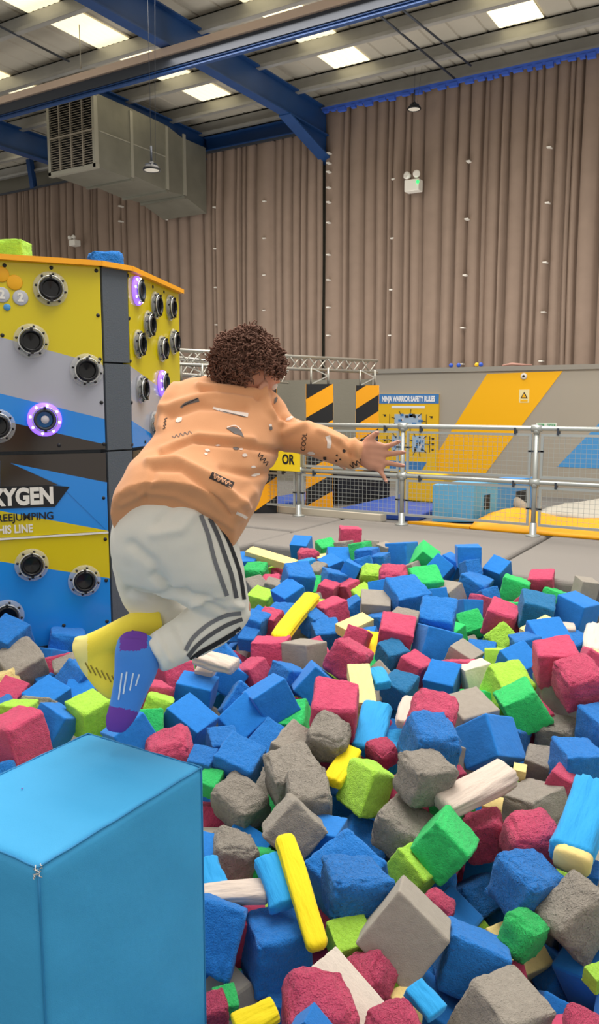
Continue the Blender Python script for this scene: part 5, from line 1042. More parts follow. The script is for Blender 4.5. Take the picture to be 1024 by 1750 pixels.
STICKS = [
('wrap','beige',(-1.372,1.836,-0.2),(0.245,0.412,0.567,0.67),(0.07,0.043,0.23),'pale beige wrapped bolster lying flat beside the light blue jumping block'),
('wrap','cyan',(-1.265,1.922,-0.169),(0.463,0.763,0.351,0.282),(0.095,0.059,0.175),'light blue wrapped bolster leaning behind the long yellow bolster in the foreground'),
('wrap','yellow',(-1.172,1.915,-0.158),(0.471,0.776,0.331,0.258),(0.065,0.04,0.373),'long bright yellow wrapped bolster standing steeply in the foreground'),
('wrap','yellow',(-1.021,1.458,-0.192),(0.136,0.259,0.565,0.772),(0.063,0.039,0.109),'yellow wrapped bolster at the bottom edge beside a round pink cube'),
('block','offwhite',(-0.91,1.741,-0.275),(0.407,0.7,0.442,0.387),(0.096,0.058,0.208),'speckled off-white foam slab sloping down at the bottom edge'),
('wrap','cyan',(-1.469,1.858,-0.18),(0.471,0.784,0.323,0.244),(0.084,0.052,0.113),"light blue wrapped bolster peeping out directly behind the jumping block's right edge"),
('wrap','cyan',(-0.687,1.722,-0.188),(0.422,0.732,0.411,0.341),(0.059,0.037,0.088),'light blue wrapped bolster low between grey cubes at the bottom edge'),
('wrap','cyan',(-0.757,1.721,-0.244),(0.236,0.396,0.566,0.683),(0.031,0.02,0.058),'tiny bit of light blue wrapped bolster at the very bottom edge'),
('wrapend','cyan',(-0.518,2.685,-0.114),(0.555,0.828,0.073,-0.027),(0.139,0.118,0.319),'big light blue wrapped bolster with bare cream foam end at the right edge'),
('wrap','beige',(-0.908,2.728,-0.115),(0.094,0.22,0.586,0.774),(0.114,0.071,0.327),'dusty beige cloth-wrapped bolster lying slanted on grey cubes, right of centre'),
('wrap','beige',(-1.371,3.165,-0.069),(0.591,0.796,0.127,0.042),(0.078,0.048,0.186),'short beige wrapped bolster showing left of a rounded pink cube'),
('block','cream',(-1.679,3.31,-0.061),(0.569,0.769,0.23,0.178),(0.108,0.065,0.306),'cream foam bar standing upright above the light blue bolster'),
('wrap','cyan',(-1.505,3.072,-0.143),(0.586,0.801,0.119,0.031),(0.132,0.082,0.313),'light blue wrapped bolster standing upright below the cream foam bar'),
('wrap','yellow',(-1.454,2.698,-0.151),(0.58,0.811,0.06,-0.041),(0.083,0.051,0.204),'short yellow wrapped bolster bent behind the lime green cube'),
('block','cream',(-3.506,5.276,0.055),(0.457,0.612,0.424,0.488),(0.11,0.066,0.486),'long cream foam bar lying at the far left corner of the pit'),
('block','cream',(-3.226,5.753,0.023),(0.126,0.283,0.621,0.72),(0.064,0.039,0.255),'thin cream foam bar at the far edge of the pit behind a round pink cube'),
('wrap','yellow',(-2.531,4.1,-0.013),(0.632,0.765,0.115,0.036),(0.107,0.067,0.626),"yellow wrapped bolster leaning near the child's knee among blue cubes"),
('block','cream',(-2.204,4.249,-0.06),(0.038,0.168,0.632,0.756),(0.112,0.067,0.229),'stubby cream foam bar beside a big pink cube in mid pit'),
('wrap','yellow',(-1.995,4.061,-0.11),(0.613,0.773,0.146,0.074),(0.085,0.053,0.292),'yellow wrapped bolster squeezed between pink and deep blue cubes in mid pit'),
('wrap','yellow',(-2.089,4.178,-0.087),(0.007,0.127,0.631,0.765),(0.049,0.031,0.096),'tiny end of yellow wrapped bolster beside the stubby cream bar'),
('wrap','cyan',(-1.656,3.449,-0.049),(0.538,0.735,0.303,0.278),(0.081,0.05,0.14),"light blue wrapped bolster behind the upright cream bar's top"),
('block','cream',(-1.201,4.666,-0.026),(0.041,0.172,0.631,0.755),(0.093,0.056,0.276),'rough cream foam bar in the right half between blue cubes'),
('wrap','beige',(-1.114,4.85,-0.053),(0.301,0.476,0.539,0.626),(0.089,0.055,0.165),'beige wrapped bolster lying beside the rough cream bar at right'),
('wrapend','offwhite',(-0.867,4.675,-0.075),(0.625,0.775,0.096,0.008),(0.137,0.116,0.31),'round off-white wrapped bolster with yellow-cream end at the right edge'),
('wrap','beige',(-2.444,3.167,-0.019),(0.404,0.59,0.469,0.518),(0.099,0.062,0.235),"beige wrapped bolster lying just under the child's striped shin"),
('block','beige',(-2.541,3.199,-0.099),(0.317,0.498,0.531,0.608),(0.072,0.043,0.095),"small beige foam bar right of the pink cube under the child's shin"),
]
REST = [
]
def place(o, c, q, d):
    o.location = c; o.rotation_mode = 'QUATERNION'; o.rotation_quaternion = q; o.scale = d
for i, (cn, r, c, q, d, lab, grp) in enumerate(CUBES):
    o = D.objects.new('foam_cube', SHAPES[r][i % 6]); COL.objects.link(o); o.material_slots[0].link = 'OBJECT'; o.material_slots[0].material = foam_mat(cn, r)
    place(o, c, q, d); tag(o, lab, 'foam cube', grp)
for i, (kind, cn, c, q, d, lab) in enumerate(STICKS):
    if kind == 'block':
        o = D.objects.new('foam_bar', SHAPES[0][(i*5) % 6]); COL.objects.link(o); o.material_slots[0].link = 'OBJECT'; o.material_slots[0].material = foam_mat(cn, 0)
        place(o, c, q, d); tag(o, lab, 'foam bar', None)
    else:
        R = Quaternion(q).to_matrix().to_4x4(); S = Matrix.Diagonal((*d, 1))
        e = empty('wrapped_bolster', c, lab, 'bolster')
        e.rotation_mode = 'QUATERNION'; e.rotation_quaternion = Quaternion(q); bm = wrap_mesh(i+1, kind == 'wrapend'); bm.transform(S)
        obj('sleeve', bm, cloth_mat(cn), e, smooth=True, local=True)
        if kind == 'wrapend':                                  # the bare foam core shows at the open end
            sgn = 1; bm = B(); nseg = 36; ring = []; prof = ((1.0, .47), (.99, .53), (.93, .56), (.6, .572), (0, .575))
            for s_, z_ in prof:
                ring.append([bm.verts.new((math.cos(2*PI*k/nseg)*.44*s_*(abs(math.cos(2*PI*k/nseg))**4+abs(math.sin(2*PI*k/nseg))**4)**-.25, math.sin(2*PI*k/nseg)*.44*s_*(abs(math.cos(2*PI*k/nseg))**4+abs(math.sin(2*PI*k/nseg))**4)**-.25, z_)) for k in range(nseg)])
            for a, b in zip(ring, ring[1:]):
                for k in range(nseg): bm.faces.new((a[k], a[(k+1) % nseg], b[(k+1) % nseg], b[k])).smooth = True
            bm.transform(S)
            o = obj('foam_core', bm, foam_mat('cream', 0), e, smooth=True, local=True); o['label'] = 'cream foam core at the open end'
bm = B(); rng = random.Random(12); ML = list(FC); nr_ = 0
taken = [Vector(c_[2]) for c_ in CUBES]+[Vector(s_[2]) for s_ in STICKS]
for dz in (.24, .38, .52):
    y = 1.0
    while y < 5.9:
        x = -.75*y-1.6
        while x < .15*y+.6:
            p = Vector((x+rng.uniform(-.04, .04), y+rng.uniform(-.04, .04), -.27+.045*(y-1.3)-dz+rng.uniform(-.02, .02)))
            x += .18
            if (x < -3.95 and y > 4.6) or (-1.8 < p.x < -.95 and p.y < 1.55) or p.y > 5.76: continue
            if (p.x+3.32)*.8186-(p.y-3.31)*.5744 < .17 and (p.x+3.32)*.5744+(p.y-3.31)*.8186 < .4: continue
            if any(abs(q.x-p.x) < .17 and (q-p).length < .165 for q in taken): continue
            Q = Quaternion((1.4, rng.gauss(0, .5), rng.gauss(0, .5), rng.gauss(0, .5))).normalized(); s = rng.uniform(.15, .172)
            vs = bmesh.ops.create_cube(bm, size=1, matrix=Matrix.Translation(p) @ Q.to_matrix().to_4x4() @ Matrix.Diagonal((s, s, s, 1)))['verts']
            cn = rng.choice(('blue', 'blue', 'blue', 'grey', 'pink', 'green', 'lime', 'grey'))
            for f in {f for v in vs for f in v.link_faces}: f.material_index = ML.index(cn)
            nr_ += 1
        y += .18
o = obj('foam_cubes', bm, [foam_mat(k, 0) for k in ML]); bevel(o, .012, 2); tag(o, 'deeper foam cubes filling the pit beneath the top layer', 'foam cubes', None, 'stuff')

# ------------------------------------------------------------------ the leaping child
def loft(bm, st, n=28, power=2.2, caps=True):
    """stations (ax, ay, bx, by, depth, half_thickness): silhouette edge points and depth of each cross-section"""
    A = [at(s[0], s[1], s[4]) for s in st]; Bp = [at(s[2], s[3], s[4]) for s in st]; Cn = [(a+b)/2 for a, b in zip(A, Bp)]
    rings = []
    for i, s in enumerate(st):
        ax = (Cn[min(i+1, len(st)-1)]-Cn[max(i-1, 0)]).normalized(); wv = (Bp[i]-A[i])/2
        tv = ax.cross(wv).normalized()*s[5]
        if tv.dot(FW) > 0: tv = -tv
        r = []
        for k in range(n):
            a = 2*PI*k/n; c, sn = math.cos(a), math.sin(a); m = (abs(c)**power+abs(sn)**power)**(-1/power)
            r.append(bm.verts.new(Cn[i]+wv*c*m+tv*sn*m))
        rings.append(r)
    for a, b in zip(rings, rings[1:]):
        for k in range(n): bm.faces.new((a[k], a[(k+1) % n], b[(k+1) % n], b[k]))
    if caps: bm.faces.new(rings[0][::-1]); bm.faces.new(rings[-1])
def dense(st, k=4):
    """smooth (Catmull-Rom) resampling of loft stations"""
    out = []
    for i in range(len(st)-1):
        p0, p1, p2, p3 = st[max(i-1, 0)], st[i], st[i+1], st[min(i+2, len(st)-1)]
        for j in range(k):
            t = j/k; out.append(tuple(.5*((2*b)+(-a+c)*t+(2*a-5*b+4*c-d)*t*t+(-a+3*b-3*c+d)*t**3) for a, b, c, d in zip(p0, p1, p2, p3)))
    return out+[st[-1]]
def caps_chain(bm, pts, rad, n=14):
    """rounded tapered limb through world points"""
    tube(bm, pts, list(rad), n)
    for p, r in zip(pts, rad): ball(bm, p, r, seg=14)
def fuse(o, voxel, smooth=6, fac=.5):
    m = o.modifiers.new('remesh', 'REMESH'); m.mode = 'VOXEL'; m.voxel_size = voxel; m.use_smooth_shade = True
    if smooth: s = o.modifiers.new('smooth', 'SMOOTH'); s.iterations = smooth; s.factor = fac
    return evaluated(o)
PR = at(300, 960, 2.1); PR.z = .1
person = empty('person', PR, 'young curly-haired child in peach sweatshirt and pale striped joggers leaping into the foam pit', 'person')
SK = mat('skin', '#cf967b', .55, var=.05, vscale=12, spec=.3)
M_HAIR = mat('curly_hair', '#735346', .85, var=.25, vscale=18, spec=.15)
M_SWEAT = mat('peach_sweatshirt', '#dd9f72', .92, var=.04, vscale=6, bump=.2, bscale=420, spec=.1, sheen=.2, dist=.002)
M_JOG = mat('pale_grey_jogger', '#e0ded4', .92, var=.03, vscale=7, bump=.2, bscale=420, spec=.1, sheen=.2, dist=.002)

# head frame: looking away from the camera, ahead and down into the pit
s_ = (RT*.66-UP*.42-FW*.62).normalized(); f_ = (RT*.52-UP*.16+FW*.84); f_ = (f_-s_*f_.dot(s_)).normalized(); u_ = s_.cross(f_).normalized()
HCN = at(424, 638, 2.16)
HM = Matrix((s_, f_, u_)).transposed().to_4x4()               # head axes: x right, y forward, z up
def hp(x, y, z): return HCN+s_*x+f_*y+u_*z
bm = B()
ball(bm, hp(0, -.01, .015), .082, (.92, 1.12, 1.02), seg=28, M=HM)          # skull
ball(bm, hp(0, .035, -.035), .06, (.92, .85, 1.05), seg=20, M=HM)           # face and jaw
ball(bm, hp(0, .062, -.078), .024, (1, .8, .8), seg=14, M=HM)               # chin
for s in (-1, 1): ball(bm, hp(s*.036, .066, -.03), .022, (1, .7, 1), seg=12, M=HM)   # cheeks
caps_chain(bm, [hp(0, .083, .008), hp(0, .096, -.022)], [.007, .011], 10)  # nose
for z, r in ((-.046, .007), (-.055, .008)): caps_chain(bm, [hp(-.016, .083, z), hp(0, .09, z), hp(.016, .083, z)], [r*.7, r, r*.7], 8)   # lips
caps_chain(bm, [hp(-.045, .07, .018), hp(0, .085, .02), hp(.045, .07, .018)], [.008, .01, .008], 8)  # brow
for s in (-1, 1):                                                           # ears
    ball(bm, hp(s*.083, -.005, -.022), .026, (.35, .7, 1.05), seg=14, M=HM)
neck0 = at(428, 672, 2.2)
caps_chain(bm, [hp(0, -.03, -.04), neck0, at(405, 705, 2.22)], [.05, .047, .055], 16)
# trunk and limbs inside the clothes
caps_chain(bm, [at(405, 715, 2.2), at(370, 790, 2.12), at(310, 880, 2.05)], [.10, .10, .11], 18)
caps_chain(bm, [at(322, 705, 2.26), at(470, 728, 2.2)], [.05, .05], 14)
caps_chain(bm, [at(475, 735, 2.18), at(542, 754, 2.14), at(612, 775, 2.11)], [.044, .036, .026], 14)
caps_chain(bm, [at(325, 708, 2.27), at(430, 738, 2.42), at(545, 753, 2.56)], [.042, .034, .024], 14)
caps_chain(bm, [at(345, 920, 2.03), at(395, 1040, 2.07), at(340, 1080, 2.05), at(262, 1118, 1.985)], [.08, .052, .045, .03], 14)
caps_chain(bm, [at(255, 925, 2.07), at(282, 1040, 2.19), at(250, 1068, 2.08), at(190, 1092, 2.06)], [.08, .052, .042, .03], 14)
# right hand: palm, four separate fingers, thumb off the side
def hand(bm, wrist, palm_end, width_dir, fingers, thumb, rp=.017):
    ax = (palm_end-wrist)
    for t in (-1, -.33, .33, 1): caps_chain(bm, [wrist+width_dir*t*.013, wrist+ax*.5+width_dir*t*.024, palm_end+width_dir*t*.027], [.017, rp, .0125], 10)
    for pts, r in fingers: caps_chain(bm, pts, [r, r*.98, r*.92, r*.8][:len(pts)], 10)
    caps_chain(bm, thumb[0], thumb[1], 10)
wr = at(618, 775, 2.11); pe = at(650, 781, 2.10); wd = (at(650, 805, 2.10)-at(650, 757, 2.10)).normalized()
def fg(*p): return [at(x, y, d) for x, y, d in p]
hand(bm, wr, pe, wd,
     [(fg((646, 766, 2.10), (661, 763, 2.095), (672, 759, 2.09), (682, 755, 2.088)), .0078),
      (fg((650, 777, 2.10), (667, 776, 2.095), (680, 774, 2.088), (691, 773, 2.082)), .0082),
      (fg((650, 790, 2.10), (667, 792, 2.095), (679, 794, 2.088), (690, 796, 2.083)), .0078),
      (fg((643, 799, 2.10), (652, 808, 2.095), (657, 816, 2.088), (661, 823, 2.082)), .0068)],
     (fg((622, 765, 2.11), (629, 752, 2.105), (637, 745, 2.10), (645, 740, 2.095)), [.013, .0105, .009, .0078]))
# left hand, reaching ahead, hidden behind the right forearm from here
wr = at(545, 755, 2.56); pe = at(574, 762, 2.58)
hand(bm, wr, pe, wd,
     [(fg((572, 764, 2.58), (583, 761, 2.59), (592, 758, 2.6), (598, 756, 2.61)), .0078), (fg((574, 772, 2.58), (587, 771, 2.59), (597, 770, 2.6), (605, 770, 2.61)), .0082),
      (fg((574, 781, 2.58), (587, 783, 2.59), (596, 784, 2.6), (603, 786, 2.61)), .0078), (fg((570, 789, 2.58), (579, 794, 2.59), (586, 798, 2.6), (590, 801, 2.61)), .0068)],
     (fg((549, 764, 2.56), (554, 754, 2.57), (560, 748, 2.575), (566, 744, 2.58)), [.013, .0105, .009, .0078]))
body = obj('body', bm, SK, person); body = fuse(body, .0042, 5, .5)
# eyes
for s in (-1, 1):
    bm = B(); ball(bm, hp(s*.03, .076, .002), .0125, seg=14, M=HM, mi=0); ball(bm, hp(s*.03, .0835, .002), .0062, (1, .8, 1), seg=10, M=HM, mi=1)
    obj('eye', bm, [M_WHITE, mat('iris', '#3a2418', .2)], person)
# nails on the right hand
for (x, y, d) in ((681, 754, 2.082), (690, 772, 2.076), (689, 795, 2.077), (660, 822, 2.077), (644, 739, 2.09)):
    bm = B(); ball(bm, at(x, y, d+.0005), .0045, (1.2, .8, .5), seg=10); obj('fingernail', bm, mat('nail', '#e0a798', .35), person)

# curly hair: a lumpy cap grown over with small curls
bm = B(); rng = random.Random(5); hairc = hp(0, -.018, .018)
def hair_r(dv):
    """outer radius along a unit vector in head axes (x right, y forward, z up); 0 where the face is bare"""
    x, y, z = dv
    if y > .45 and z < .28: return 0
    if z < -.62 and y > -.25: return 0
    if abs(x) > .68 and z < .02 and y > -.42: return 0
    return .094+.014*noise.noise(Vector((x*2.4, y*2.4, z*2.4)))
cap = bmesh.ops.create_icosphere(bm, subdivisions=4, radius=1)['verts']
kill = []
for v in cap:
    d = v.co.normalized(); r = hair_r(d)
    if r <= 0: r = .066
    v.co = hairc+(s_*d.x*.96+f_*d.y*1.02+u_*d.z*.95)*(r*.955+.006*noise.noise(d*9)+.004*noise.noise(d*21))
for k in range(1500):
    while True:
        d = Vector((rng.gauss(0, 1), rng.gauss(0, 1), rng.gauss(0, 1))).normalized()
        if hair_r(d) > 0: break
    r = hair_r(d); base = hairc+(s_*d.x*.96+f_*d.y*1.02+u_*d.z*.95)*r*.93; nn = (s_*d.x+f_*d.y+u_*d.z)
    tv = Vector((rng.gauss(0, 1), rng.gauss(0, 1), rng.gauss(0, 1))); tv = (tv-nn*tv.dot(nn)*.75).normalized(); bv = nn.cross(tv).normalized()
    cr = rng.uniform(.0028, .0062); L = rng.uniform(.010, .022); ph = rng.uniform(0, 6.3); pts = []
    for j in range(9):
        t = j/8; a = ph+t*rng.uniform(8.5, 9.5); pts.append(base+nn*(L*.62*math.sin(t*2.3)+.001)+tv*(t*L)+(bv*math.cos(a)+nn*math.sin(a))*cr)
    tube(bm, pts, [.0022*(1-.5*abs(j/8-.3)) for j in range(9)], 4, caps=False)
hair = obj('hair', bm, M_HAIR, person, smooth=True)

# joggers
bm = B()
loft(bm, dense([(232, 838, 380, 872, 2.0, .10), (206, 862, 394, 892, 1.99, .125), (193, 900, 404, 925, 2.0, .135), (193, 945, 412, 962, 2.02, .125), (215, 985, 400, 990, 2.05, .10)]), power=2.3)
loft(bm, dense([(192, 915, 292, 935, 2.02, .085), (197, 965, 295, 980, 2.06, .085), (209, 1003, 300, 1015, 2.11, .08), (228, 1030, 318, 1050, 2.15, .072), (250, 1042, 330, 1072, 2.17, .05)]))     # left thigh
loft(bm, dense([(318, 1035, 322, 1078, 2.18, .05), (285, 1030, 292, 1080, 2.13, .048), (258, 1036, 268, 1084, 2.09, .042)]))     # left shin
loft(bm, dense([(240, 890, 400, 905, 1.99, .115), (252, 940, 412, 950, 2.0, .112), (275, 985, 419, 985, 2.02, .1), (300, 1010, 423, 1012, 2.04, .085), (345, 1022, 424, 1035, 2.055, .07), (372, 1030, 424, 1050, 2.06, .05)]))   # right thigh
loft(bm, dense([(392, 1010, 428, 1050, 2.06, .04), (362, 1016, 416, 1073, 2.06, .062), (330, 1032, 388, 1098, 2.045, .060), (298, 1056, 350, 1118, 2.025, .055), (268, 1076, 312, 1134, 1.995, .048), (244, 1094, 278, 1150, 1.975, .04)]))    # right shin
jog = obj('joggers', bm, M_JOG, person); jog = fuse(jog, .006, 10, .5)
def wrinkle(o, fn):
    me = o.data; me.calc_loop_triangles() if hasattr(me, 'calc_loop_triangles') else None
    ns = [v.normal.copy() for v in me.vertices]
    for v, n in zip(me.vertices, ns): v.co = v.co+n*fn(v.co+person.location, n)
    me.update()
def to_px(p):
    q = p-CAM; d = q.dot(FW); return 512+FPX*q.dot(RT)/d, 875-FPX*q.dot(UP)/d, d
def ridge(px, py, pts, wd, h):
    """a soft fold following a polyline seen in the cloth"""
    best = 1e9
    for (x0, y0), (x1, y1) in zip(pts, pts[1:]):
        dx, dy = x1-x0, y1-y0; t = max(0, min(1, ((px-x0)*dx+(py-y0)*dy)/(dx*dx+dy*dy))); best = min(best, math.hypot(px-x0-t*dx, py-y0-t*dy))
    return h*math.exp(-(best/wd)**2)
JF = [([(222, 1010), (262, 1022), (318, 1012)], 7, -.008), ([(262, 985), (290, 1012), (345, 1022), (392, 1030)], 6, -.008), ([(330, 1033), (370, 1024), (410, 1036)], 6, .007), ([(385, 1045), (352, 1032)], 5, -.006),
      ([(225, 930), (262, 962), (285, 1000)], 9, -.008), ([(330, 880), (310, 905), (262, 912)], 9, .005), ([(300, 860), (270, 895)], 8, -.004), ([(300, 1070), (318, 1110)], 6, -.004), ([(268, 1085), (290, 1128)], 5, .004)]
def jog_fn(p, n):
    x, y, d = to_px(p); h = .004*noise.noise(p*11)+.0018*noise.noise(p*30)
    for pts, w_, k in JF: h += ridge(x, y, pts, w_, k*1.5)
    return h
wrinkle(jog, jog_fn)

# sweatshirt: trunk and both sleeves as one piece
bm = B()
loft(bm, dense([(190, 890, 402, 908, 1.915, .138), (197, 858, 418, 890, 1.955, .14), (218, 818, 440, 858, 2.02, .135), (252, 778, 458, 813, 2.07, .128), (268, 738, 474, 776, 2.115, .12),
                (274, 705, 492, 742, 2.155, .112), (292, 678, 494, 714, 2.19, .098), (330, 660, 480, 690, 2.215, .078), (368, 654, 458, 674, 2.225, .060)]), n=40, power=2.35)
loft(bm, dense([(450, 690, 450, 784, 2.18, .082), (484, 700, 480, 772, 2.16, .07), (524, 716, 516, 776, 2.14, .058), (561, 729, 552, 788, 2.125, .054), (594, 746, 588, 800, 2.112, .050), (612, 752, 604, 803, 2.108, .046), (624, 756, 617, 796, 2.106, .036)]))
loft(bm, dense([(300, 672, 285, 745, 2.22, .07), (345, 692, 330, 765, 2.30, .066), (430, 712, 425, 765, 2.42, .05), (500, 724, 495, 764, 2.5, .042), (548, 736, 545, 768, 2.56, .032)]))
sw = obj('sweatshirt', bm, M_SWEAT, person); sw = fuse(sw, .006, 8, .5)
SF = [([(275, 775), (330, 752), (420, 762), (478, 772)], 5, -.007), ([(278, 768), (340, 744), (430, 752)], 6, .005), ([(255, 790), (300, 786), (360, 815), (420, 868)], 7, .008), ([(262, 800), (310, 800), (352, 832), (395, 880)], 6, -.006),
      ([(285, 700), (330, 682), (372, 672), (430, 680)], 7, .007), ([(290, 712), (340, 694), (420, 696)], 6, -.006), ([(450, 668), (462, 700), (482, 722)], 6, .008), ([(470, 690), (478, 715), (520, 712)], 6, -.008),
      ([(484, 740), (520, 726)], 7, .006), ([(380, 800), (430, 812), (462, 806)], 7, -.006), ([(430, 840), (400, 868), (412, 885)], 8, .006), ([(262, 826), (240, 845), (232, 838)], 6, .003), ([(262, 810), (246, 850)], 6, -.004),
      ([(560, 745), (590, 770), (612, 785)], 5, -.004), ([(545, 735), (580, 752)], 5, .004), ([(596, 752), (602, 795)], 4, -.004), ([(606, 752), (612, 795)], 4, .004), ([(300, 660), (282, 690), (276, 730)], 8, .006),
      ([(340, 660), (400, 664), (450, 672)], 5, .007), ([(345, 668), (400, 672), (440, 680)], 4, -.005), ([(208, 862), (250, 842), (300, 848), (350, 872), (396, 902)], 5, .003)]
def sw_fn(p, n):
    x, y, d = to_px(p); vis = n.dot(FW) < .3
    h = .005*noise.noise(Vector((p.dot(RT)*7+p.dot(UP)*3, p.dot(UP)*17, p.dot(FW)*7)))+.002*noise.noise(p*24)
    if vis:
        for pts, w_, k in SF: h += ridge(x, y, pts, w_, k*1.7)
    return h
wrinkle(sw, sw_fn)

# laid-on pieces: stripes, prints
def bvh_of(o):
    me = o.data; off = person.location
    return BVHTree.FromPolygons([v.co+off for v in me.vertices], [tuple(p.vertices) for p in me.polygons])
def hit(bv, x, y):
    r = ray(x, y).normalized(); loc, nr, _, _ = bv.ray_cast(CAM, r)
    if loc is None: return None, None
    return loc, (nr if nr.dot(r) < 0 else -nr)
def cloth_poly(bm, bv, pts, lift=.0012, mi=0, cell=3.0):
    """pixel polygon laid on the cloth as a fine draped grid"""
    xs = [p[0] for p in pts]; ys = [p[1] for p in pts]
    cell = max(.8, min(cell, (max(xs)-min(xs))/6, (max(ys)-min(ys))/3+.4))
    vs = [bm.verts.new((x, y, 0)) for x, y in pts]
    try: f = bm.faces.new(vs)
    except ValueError: return
    return f
def drape(name, polys, bv, m, lift=.0012, step=4.0):
    t = B()
    for pts in polys:
        vs = [t.verts.new((x, y, 0)) for x, y in pts]
        t.faces.new(vs)
    bmesh.ops.triangulate(t, faces=t.faces[:])
    for _ in range(4):
        long = [e for e in t.edges if e.calc_length() > step]
        if not long: break
        bmesh.ops.subdivide_edges(t, edges=long, cuts=1); bmesh.ops.triangulate(t, faces=[f for f in t.faces if len(f.verts) > 3])
    bad = []
    for v in t.verts:
        p, n = hit(bv, v.co.x, v.co.y)
        if p is None: bad.append(v)
        else: v.co = p+n*lift
    bmesh.ops.delete(t, geom=bad, context='VERTS')
    far = [f for f in t.faces if max(e.calc_length() for e in f.edges) > .05]
    bmesh.ops.delete(t, geom=far, context='FACES')
    if not t.faces: t.free(); return None
    return obj(name, t, m, person, smooth=True)
def ribbon_px(pts, w0, w1=None):
    w1 = w1 or w0; out = []; L, R = [], []
    P = []
    for i in range(len(pts)-1):
        p0, p1, p2, p3 = pts[max(i-1, 0)], pts[i], pts[i+1], pts[min(i+2, len(pts)-1)]
        for j in range(5):
            t = j/5; P.append(tuple(.5*((2*b)+(-a+c)*t+(2*a-5*b+4*c-d)*t*t+(-a+3*b-3*c+d)*t**3) for a, b, c, d in zip(p0, p1, p2, p3)))
    P.append(pts[-1])
    for i, p in enumerate(P):
        a, b = P[max(i-1, 0)], P[min(i+1, len(P)-1)]; dx, dy = b[0]-a[0], b[1]-a[1]; l = math.hypot(dx, dy); w_ = w0+(w1-w0)*i/(len(P)-1)
        L.append((p[0]-dy/l*w_/2, p[1]+dx/l*w_/2)); R.append((p[0]+dy/l*w_/2, p[1]-dx/l*w_/2))
    return [[L[i], L[i+1], R[i+1], R[i]] for i in range(len(P)-1)]
bj = bvh_of(jog); m_s1 = mat('mid_grey_stripe', '#77787c', .9); m_s2 = mat('dark_grey_stripe', '#56575b', .9); m_s3 = mat('black_stripe', '#26272b', .9)
for pts, wd_, m in (([(343, 880), (356, 915), (366, 955), (376, 985), (388, 1018)], 7, m_s1), ([(358, 885), (372, 915), (386, 955), (396, 985), (404, 1022)], 7, m_s2), ([(371, 890), (388, 920), (402, 955), (411, 985), (417, 1024)], 6, m_s3),
                    ([(412, 1048), (385, 1052), (355, 1068), (330, 1090), (317, 1112)], 7, m_s1), ([(414, 1058), (388, 1068), (358, 1086), (336, 1104), (321, 1122)], 7, m_s2), ([(412, 1074), (390, 1088), (362, 1104), (342, 1115), (326, 1128)], 8, m_s3)):
    t = drape('side_stripe', ribbon_px(pts, wd_), bj, m, .0014)
bs = bvh_of(sw); m_ink = mat('print_black', '#3a3230', .9); m_pwh = mat('print_white', '#ecdcd0', .9); m_pgr = mat('print_grey', '#6c6664', .9)
def blot(x, y, rx, ry, ang=0, seed=0, k=11):
    r = random.Random(seed+int(x*7+y)); out = []
    for i in range(k):
        a = 2*PI*i/k; q = r.uniform(.65, 1.1); u, v = math.cos(a)*rx*q, math.sin(a)*ry*q; out.append((x+u*math.cos(ang)-v*math.sin(ang), y+u*math.sin(ang)+v*math.cos(ang)))
    return out
def word_polys(s, x, y, size, ang, width):
    me = text_mesh(s, 1.0, .01); xs = [v.co.x for v in me.vertices]; w0 = max(xs)-min(xs); xm = (max(xs)+min(xs))/2; k = width/w0; ca, sa = math.cos(ang), math.sin(ang)
    V = [(x+(v.co.x-xm)*k*ca+v.co.y*size*sa, y+(v.co.x-xm)*k*sa-v.co.y*size*ca) for v in me.vertices]
    out = [[V[i] for i in p.vertices] for p in me.polygons]; D.meshes.remove(me); return out
def scribble(x, y, w_, h_, ang, n=7, th=1.5):
    r = random.Random(int(x*3+y)); ca, sa = math.cos(ang), math.sin(ang); pts = []
    for i in range(n+1):
        u = (i/n-.5)*w_; v = (h_/2)*(1 if i % 2 else -1)*r.uniform(.55, 1); pts.append((x+u*ca-v*sa, y+u*sa+v*ca))
    return [[a, b, c, d] for a, b, c, d in ribbon_px(pts, th)]
def safe(polys): return [p for p in polys if len(p) >= 3]
drape('print', word_polys('COOL', 520, 755, 11, -PI/2+.12, 30), bs, m_ink, .0011, 6)
drape('print', ribbon_px([(364, 697), (385, 703), (424, 710)], 4, 7), bs, m_pwh, .0011)
drape('print', ribbon_px([(374, 702), (420, 713)], 1.2), bs, m_pgr, .0016)
drape('print', [[(386, 732), (400, 730), (407, 733), (413, 738), (417, 748), (410, 744), (401, 742), (394, 737)]], bs, m_pgr, .0012)
drape('print', ribbon_px([(388, 731), (402, 728), (412, 735)], 1.6), bs, m_pwh, .0016)
a_ = .42
drape('print', ribbon_px([(360, 812), (398, 830)], 12), bs, m_ink, .0011)
drape('print', scribble(379, 821, 31, 8, .44, 9)+ribbon_px([(364, 812), (396, 828)], 1), bs, mat('print_peach', '#d9a17a', .9), .0018, 6)
drape('print', scribble(449, 785, 24, 10, .9, 7), bs, m_ink, .0012, 6)
drape('print', ribbon_px([(309, 697), (318, 690), (340, 683)], 3, 7), bs, m_pgr, .0011)
drape('print', ribbon_px([(312, 694), (338, 681)], 1.5), bs, m_ink, .0016)
drape('print', scribble(311, 743, 34, 6, -.25, 9, 1.1), bs, m_pgr, .0011, 6)
drape('print', scribble(282, 724, 20, 5, -PI/2+.2, 7, 1.2), bs, m_ink, .0011, 6)
